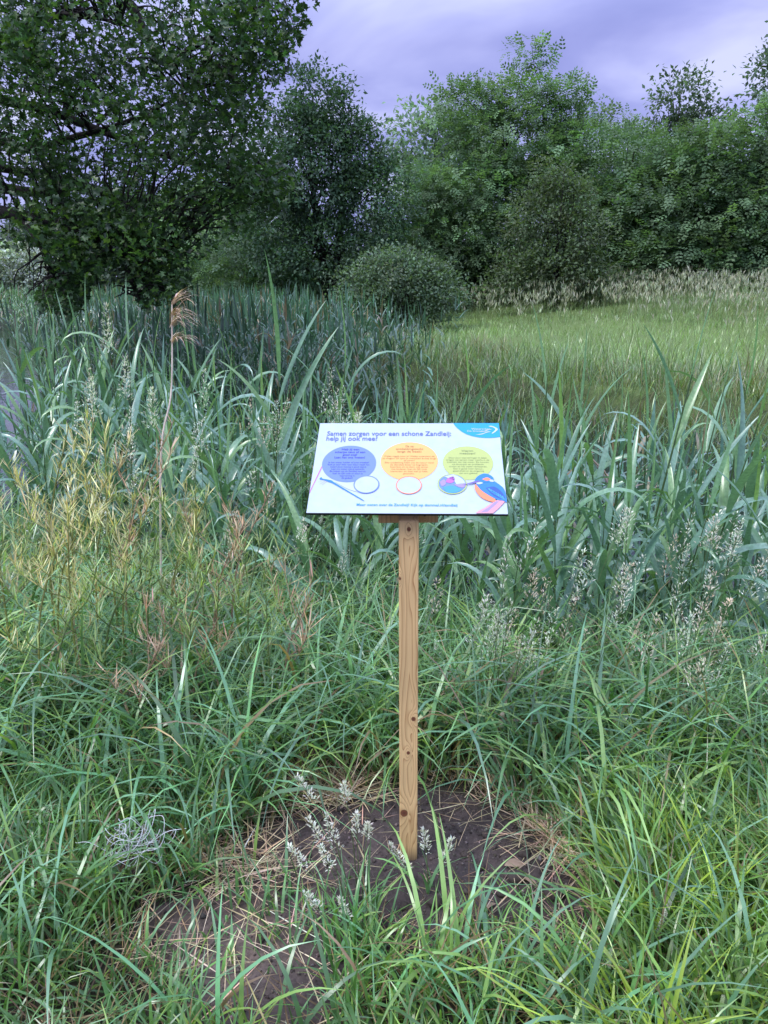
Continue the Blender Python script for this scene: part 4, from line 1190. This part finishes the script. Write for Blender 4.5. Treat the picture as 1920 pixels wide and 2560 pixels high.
# tall robinia
tree('robinia', 'tall feathery pale robinia standing highest against the sky', base_at(1290, 32), 9.5,
     [(0, 0, 7.5, 1.3, 1.2, .8), (.3, 0, 8.8, .5, .45, .6), (-2.0, 0, 7.3, 1.2, .9, .7), (-2.6, 0, 8.0, .4, .4, .3), (1.7, 0, 7.6, 1.0, .8, .35), (-.3, 0, 6.0, 2.9, 2.0, 1.2), (-1.4, -.6, 4.2, 2.6, 1.8, 1.3), (1.0, -.2, 4.6, 2.4, 1.6, 1.2), (-1.6, -.8, 2.4, 2.2, 1.6, 1.3), (2.2, 0, 6.0, 1.6, 1.3, .7)], 560, 13, .34, 'frond', (.058, .110, .042), trunk_r=.16, stems=2, flat=.35, updir=1.0, cs=.34)
for j, (px, y, H, lab) in enumerate(((1560, 30, 6.3, 'feathery robinia next to the tallest one, behind the flowering grass'), (1730, 28.5, 6.2, 'broad robinia with layered fronds in front of a dark tall tree'), (1885, 28, 6.8, 'robinia farthest along the row with layered fronds'), (2060, 29, 7.6, 'robinia at the very end of the row past the others'))):
    tree('robinia', lab, base_at(px, y), H,
         [(0, 0, H - 1.5, 1.9, 1.5, 1.0), (-1.1, -.2, H - 2.6, 1.9, 1.5, .9), (1.1, -.3, H - 2.8, 1.9, 1.5, .9), (0, -.6, H * .45, 2.4, 1.5, 1.1), (.4 * (-1) ** j, -.9, H * .25, 2.3, 1.5, 1.1), (-.6, -.8, 1.0, 2.2, 1.2, .9)], 270, 13, .37, 'frond', (.052, .100, .040), 'robinias along the far meadow', trunk_r=.12, flat=.3, updir=1.1, cs=.36)
tree('shrub_tree', 'olive-green bushy small tree standing in front of the tall robinia', base_at(1385, 26.5), 5.0,
     [(-.2, 0, 4.2, .6, .6, .6), (.3, 0, 3.6, .8, .7, .7), (-.8, 0, 3.0, .8, .8, .9), (.6, -.2, 2.5, 1.0, .9, 1.0), (0, -.3, 1.4, 1.5, 1.0, 1.0), (1.2, 0, 1.1, 1.0, .9, .8), (-1.3, .2, 1.2, 1.0, .9, .9)], 330, 30, .11, 'rhomb', (.046, .072, .030), trunk_r=.08, stems=3, cs=.22)
tree('bush', 'round grey-green bush in front of the dark oak', base_at(1000, 23.5), 2.9,
     [(0, 0, 1.6, 1.6, 1.1, 1.0), (.8, 0, 1.1, 1.1, 1.0, .9), (-1.0, 0, 1.0, 1.1, 1.0, .9)], 260, 30, .10, 'rhomb', (.050, .085, .045), trunk_r=.06, stems=3, cs=.22, crown_base=.1)
tree('filler_tree', 'dim green tree between the dark oak and the tall robinia', base_at(1075, 31), 5.6,
     [(0, 0, 4.2, 1.6, 1.4, 1.2), (.6, -.2, 2.6, 2.0, 1.5, 1.4), (-.6, -.2, 2.4, 1.8, 1.4, 1.3), (0, -.4, 1.0, 2.2, 1.3, 1.0)], 260, 14, .30, 'frond', (.045, .088, .036), trunk_r=.1, flat=.4, cs=.34)
tree('background_tree', 'blue-grey tree showing far off in the gap beside the tall robinia', base_at(1085, 62), 13.6,
     [(0, 0, 10, 3.6, 3, 3.2), (2.5, 0, 8, 4, 3, 4), (-1.5, 0, 6, 4.5, 3, 4)], 240, 26, .38, 'rhomb', (.075, .120, .085), trunk_r=.25, cs=.6)
tree('background_tree', 'dark tall tree rising above the robinias', base_at(1660, 45), 11.4,
     [(0, 0, 9.6, 1.6, 1.4, 1.4), (1.4, 0, 7.8, 2.4, 2, 1.8), (-1, 0, 7, 2.4, 2, 2), (1, 0, 4, 4, 2.5, 3)], 260, 26, .24, 'rhomb', (.035, .062, .035), trunk_r=.2, cs=.42)
tree('background_tree', 'tall open-crowned dark tree behind the end of the robinia row', base_at(1960, 44), 15.0,
     [(0, 0, 12.6, 1.8, 1.6, 2.2), (-1.2, 0, 10.4, 2.2, 1.8, 1.8), (.8, 0, 8.5, 3.0, 2.4, 2.4), (0, 0, 5, 4, 2.5, 3)], 300, 26, .24, 'rhomb', (.040, .072, .042), trunk_r=.24, cs=.42)
tree('background_tree', 'pale tree filling the skyline past the tall robinia', base_at(1500, 40), 9.0,
     [(0, 0, 6.6, 2.2, 2, 2), (2, 0, 5, 3, 2, 2.5), (-2, 0, 4, 3, 2, 2.5)], 150, 14, .44, 'frond', (.060, .105, .046), trunk_r=.18, cs=.5, flat=.35)
for px, y, H, col, lab in ((590, 34, 6.8, (.075, .135, .050), 'light green tree between the oak branches and the dark oak'), (500, 40, 7.5, (.070, .125, .050), 'light green tree behind the hanging oak branches'), (700, 31, 5.2, (.040, .078, .034), 'low leafy tree hugging the dark oak')):
    tree('waterside_tree', lab, base_at(px, y), H, [(0, 0, H - 1.5, 1.7, 1.5, 1.3), (.9, -.2, H * .5, 2.0, 1.5, 1.4), (-.9, -.3, H * .45, 2.0, 1.5, 1.4), (0, -.5, 1.1, 2.4, 1.4, 1.1)], 170, 14, .38, 'frond', col, trunk_r=.1, flat=.4, cs=.36)
for j, (px, y, H, col, lab) in enumerate(((330, 62, 10, (.026, .045, .032), 'dark tree across the water behind the hanging oak twigs'), (200, 66, 10, (.028, .046, .036), 'dark blue-green tree across the water, second from the willow'), (440, 58, 9, (.030, .055, .032), 'dark tree across the water closest to the light green trees'), (90, 90, 9.5, (.045, .062, .058), 'far tree with haze-tinted leaves behind the pale willow'), (-60, 95, 11, (.045, .062, .058), 'far tree with haze-tinted leaves beyond the pale willow'), (-260, 85, 12, (.045, .062, .058), 'far tree with haze-tinted leaves well past the pale willow'))):  # haze on the three farthest trees is mixed into their leaf colour
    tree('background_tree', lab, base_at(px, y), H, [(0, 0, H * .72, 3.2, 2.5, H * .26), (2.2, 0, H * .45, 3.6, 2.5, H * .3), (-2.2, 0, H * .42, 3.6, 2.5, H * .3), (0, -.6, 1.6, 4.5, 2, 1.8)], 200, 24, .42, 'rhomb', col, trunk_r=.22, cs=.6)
tree('willow', 'pale silvery willow at the water edge under the oak branches', base_at(35, 60), 4.9, [(0, 0, 3.0, 2.4, 2, 1.6), (1.6, 0, 1.8, 2, 1.6, 1.4), (-2, 0, 1.8, 2.2, 1.6, 1.5)], 220, 30, .26, 'rhomb', (.17, .20, .18), trunk_r=.12, stems=2, cs=.4)

for j, (px, y, H, lab) in enumerate(((930, 33, 2.6, 'dark undergrowth bush behind the round grey-green bush'), (1180, 31, 2.8, 'dark undergrowth bush at the foot of the tall robinia'), (1290, 36, 3.2, 'dark thicket behind the trunk of the tall robinia'), (1480, 32, 2.8, 'dark undergrowth bush beside the olive-green small tree'), (1640, 33, 3.0, 'dark undergrowth bush between two robinias'), (1800, 32, 3.0, 'dark undergrowth bush under the broad robinia'), (1950, 33, 3.0, 'dark undergrowth bush at the end of the robinia row'), (680, 36, 3.4, 'dark undergrowth bush behind the low leafy tree'), (820, 35, 3.4, 'dark thicket behind the dark oak'), (540, 42, 3.4, 'dark thicket behind the light green trees'))):
    tree('bush', lab, base_at(px, y), H, [(0, 0, H * .55, 2.2, 1.2, H * .42), (1.4, 0, H * .4, 1.6, 1.0, H * .38), (-1.4, 0, H * .4, 1.6, 1.0, H * .38)], 120, 30, .17, 'rhomb', (.026, .052, .024), trunk_r=.05, stems=3, cs=.3, crown_base=.05)

# near oak: limbs and hanging sprays
OAK = thing('oak', 'large oak reaching in with dark lobed leaves hanging over the stream', 'tree', (-8.2, 11.2, float(height(-8.2, 11.2)) - .1))
ob = np.array(OAK.location)
CROWN = [(-900, -1500), (500, -1500), (900, -700), (800, -200), (765, 0), (735, 60), (690, 150), (675, 190), (640, 240), (660, 330), (690, 390), (735, 410), (738, 440), (690, 470), (672, 535), (600, 545), (530, 585), (455, 640), (440, 735), (400, 752), (372, 735), (340, 762), (318, 725), (290, 640), (235, 640), (200, 690), (175, 765), (130, 775), (75, 745), (62, 715), (110, 660), (70, 600), (-30, 590), (-300, 560), (-900, 520)]
tips = []
while len(tips) < 560:
    n = 4000
    px = rng.uniform(-700, 800, n); py = -1100 + 1900 * rng.random(n) ** .75; k = in_poly(px, py, CROWN); px, py = px[k], py[k]
    yy = rng.uniform(8.6, 13.6, len(px))
    for a_, b_, c_ in zip(px, py, yy):
        if a_ < 90 and 380 < b_ < 640 and rng.random() < .55: continue
        if a_ < 0 and rng.random() < .5: continue
        if b_ < 0 and rng.random() < .62: continue
        if 420 < a_ and b_ < 240 and rng.random() < .45: continue
        if b_ > 470 and rng.random() < .55: continue
        p = np.array(aty(a_, b_, c_))
        if p[2] > 12: continue
        tips.append(p)
        if len(tips) >= 560: break
tips = np.array(tips)
# extra low sprays that hang down nearly to eye level
hang = []
for (x0_, y0_, y1_, m_) in ((150, 640, 765, 16), (230, 600, 690, 12), (330, 640, 755, 16), (400, 650, 748, 12), (425, 600, 720, 8), (100, 660, 745, 10), (560, 460, 540, 8), (640, 430, 525, 8), (300, 520, 640, 14), (60, 30, 300, 14), (200, 700, 768, 6), (600, 60, 240, 12), (690, 10, 120, 10), (120, 400, 600, 12)):
    for q in range(m_):
        hang.append(aty(x0_ + random.gauss(0, 32), random.uniform(y0_, y1_), random.uniform(8.8, 10.2)))
tips = np.concatenate([tips, np.array(hang)])
trunk = spline([(0, 0, -.1), (.15, .05, 2.4), (.5, -.1, 5.0), (.9, 0, 8.0), (1.2, .1, 10.5)], 16)
wood = [(trunk, np.linspace(.42, .10, 16))]
def at_l(px, py, y): return np.array(aty(px, py, y)) - ob
main = [[trunk[8], at_l(-60, 120, 11), at_l(110, 45, 10.6), at_l(230, 42, 10.3), at_l(300, 62, 10.2)], [trunk[6], at_l(-100, 330, 11), at_l(60, 372, 10.7), at_l(180, 345, 10.5), at_l(330, 300, 10.4), at_l(470, 230, 10.3)],
        [trunk[9], at_l(200, -80, 11), at_l(400, 150, 10.8), at_l(480, 118, 10.6), at_l(560, 70, 10.4), at_l(660, 10, 10.3)], [trunk[5], at_l(-80, 470, 10.8), at_l(100, 482, 10.5), at_l(200, 470, 10.4), at_l(330, 520, 10.2), at_l(420, 640, 10)],
        [trunk[7], at_l(0, 250, 11.6), at_l(260, 330, 11.5), at_l(450, 400, 11.3), at_l(640, 430, 11)], [trunk[5], at_l(-50, 520, 10), at_l(60, 560, 9.6), at_l(140, 690, 9.3)], [trunk[6], at_l(0, 420, 12.4), at_l(280, 480, 12.6), at_l(520, 560, 12.3)],
        [trunk[10], at_l(250, -300, 11.5), at_l(450, -60, 11.5), at_l(560, -20, 11.2)], [trunk[4], at_l(-90, 540, 9.9), at_l(150, 560, 9.6), at_l(300, 640, 9.4), at_l(340, 740, 9.3)]]
mpts = []
for ms_ in main:
    s_ = spline(ms_, 22); wood.append((s_, np.linspace(.085, .012, 22))); mpts.append(s_[5:])
mpts = np.concatenate(mpts + [trunk[5:]])
for p in tips:
    e = p - ob; dd = np.linalg.norm(mpts - e, axis=1) + .25 * np.maximum(0, mpts[:, 2] - e[2]); j = int(np.argmin(dd))
    if dd[j] < 5.5:
        wood.append((limb(mpts[j], e, 6, wob=.16), np.linspace(.014, .004, 6)))
V, F = tubes(wood, 6)
obj('trunk', mesh_from('oak_trunk', V, F, M_BARK), OAK)
per_t = 3; per = 22
ctr = np.repeat(tips, per_t, 0) + rng.normal(0, .20, (len(tips) * per_t, 3)); m = len(ctr); n = m * per
P = np.repeat(ctr, per, 0) + rng.normal(0, .125, (n, 3))
tw = np.repeat(unit(rng.normal(0, 1, (m, 3)) * np.array([1, 1, .4]) + np.array([.3, 0, -.35])), per, 0)
d = unit(tw + rng.normal(0, .65, (n, 3))); nr = unit(np.array([0, 0, 1.1]) + rng.normal(0, .75, (n, 3)))
C = np.repeat(vary((.040, .086, .030), m, .26, .06), per, 0) * np.exp(rng.normal(0, .14, (n, 1)))
yl = np.repeat(rng.random(m) < .10, per); C[yl] = C[yl] * np.array([1.9, 1.7, .9])
sz = rng.uniform(.062, .108, n)
px, py, dp = project(P)
k = in_poly(px, py, [(a_ + (26 if a_ > 0 else 0), b_ + 22) for a_, b_ in CROWN])
P, d, nr, C, sz, px, py, dp = P[k], d[k], nr[k], C[k], sz[k], px[k], py[k], dp[k]
# the leaves that show largest are parts of their own
vis = (px > 0) & (px < 780) & (py > 0) & (py < 800)
sc_ = np.where(vis, sz / dp, 0); big = np.argsort(-sc_)[:300]
rest = np.ones(len(P), bool); rest[big] = False
V, F, kk = leaf_cloud(P[rest] - ob, d[rest], nr[rest], sz[rest], 'lobed')
obj('crown', mesh_from('oak_crown', V, F, M_OAK, np.repeat(C[rest], kk, 0), smooth=False), OAK, kind='stuff')
T, Fl = LEAF['lobed']
lms = [mesh_from('oak_leaf', T, np.array(Fl), M_OAK, np.broadcast_to(np.array(c_), T.shape), smooth=False) for c_ in ((.046, .096, .032), (.038, .082, .032), (.056, .112, .034), (.080, .14, .034))]
for q in big:
    dd = Vector(d[q]).normalized(); nn = Vector(nr[q]); nn = (nn - dd * nn.dot(dd)).normalized(); ss = nn.cross(dd)
    M = Matrix((dd, ss, nn)).transposed().to_4x4(); M = Matrix.Translation(P[q] - ob) @ M @ Matrix.Scale(float(sz[q]), 4)
    obj('leaf', lms[int(q) % 4], OAK, M)

print('TRIS', sum(sum(len(p.vertices) - 2 for p in me.polygons) if len(me.polygons) < 2000 else int(np.sum(np.diff(np.append([p.loop_start for p in me.polygons], len(me.loops))) - 2)) for me in bpy.data.meshes))
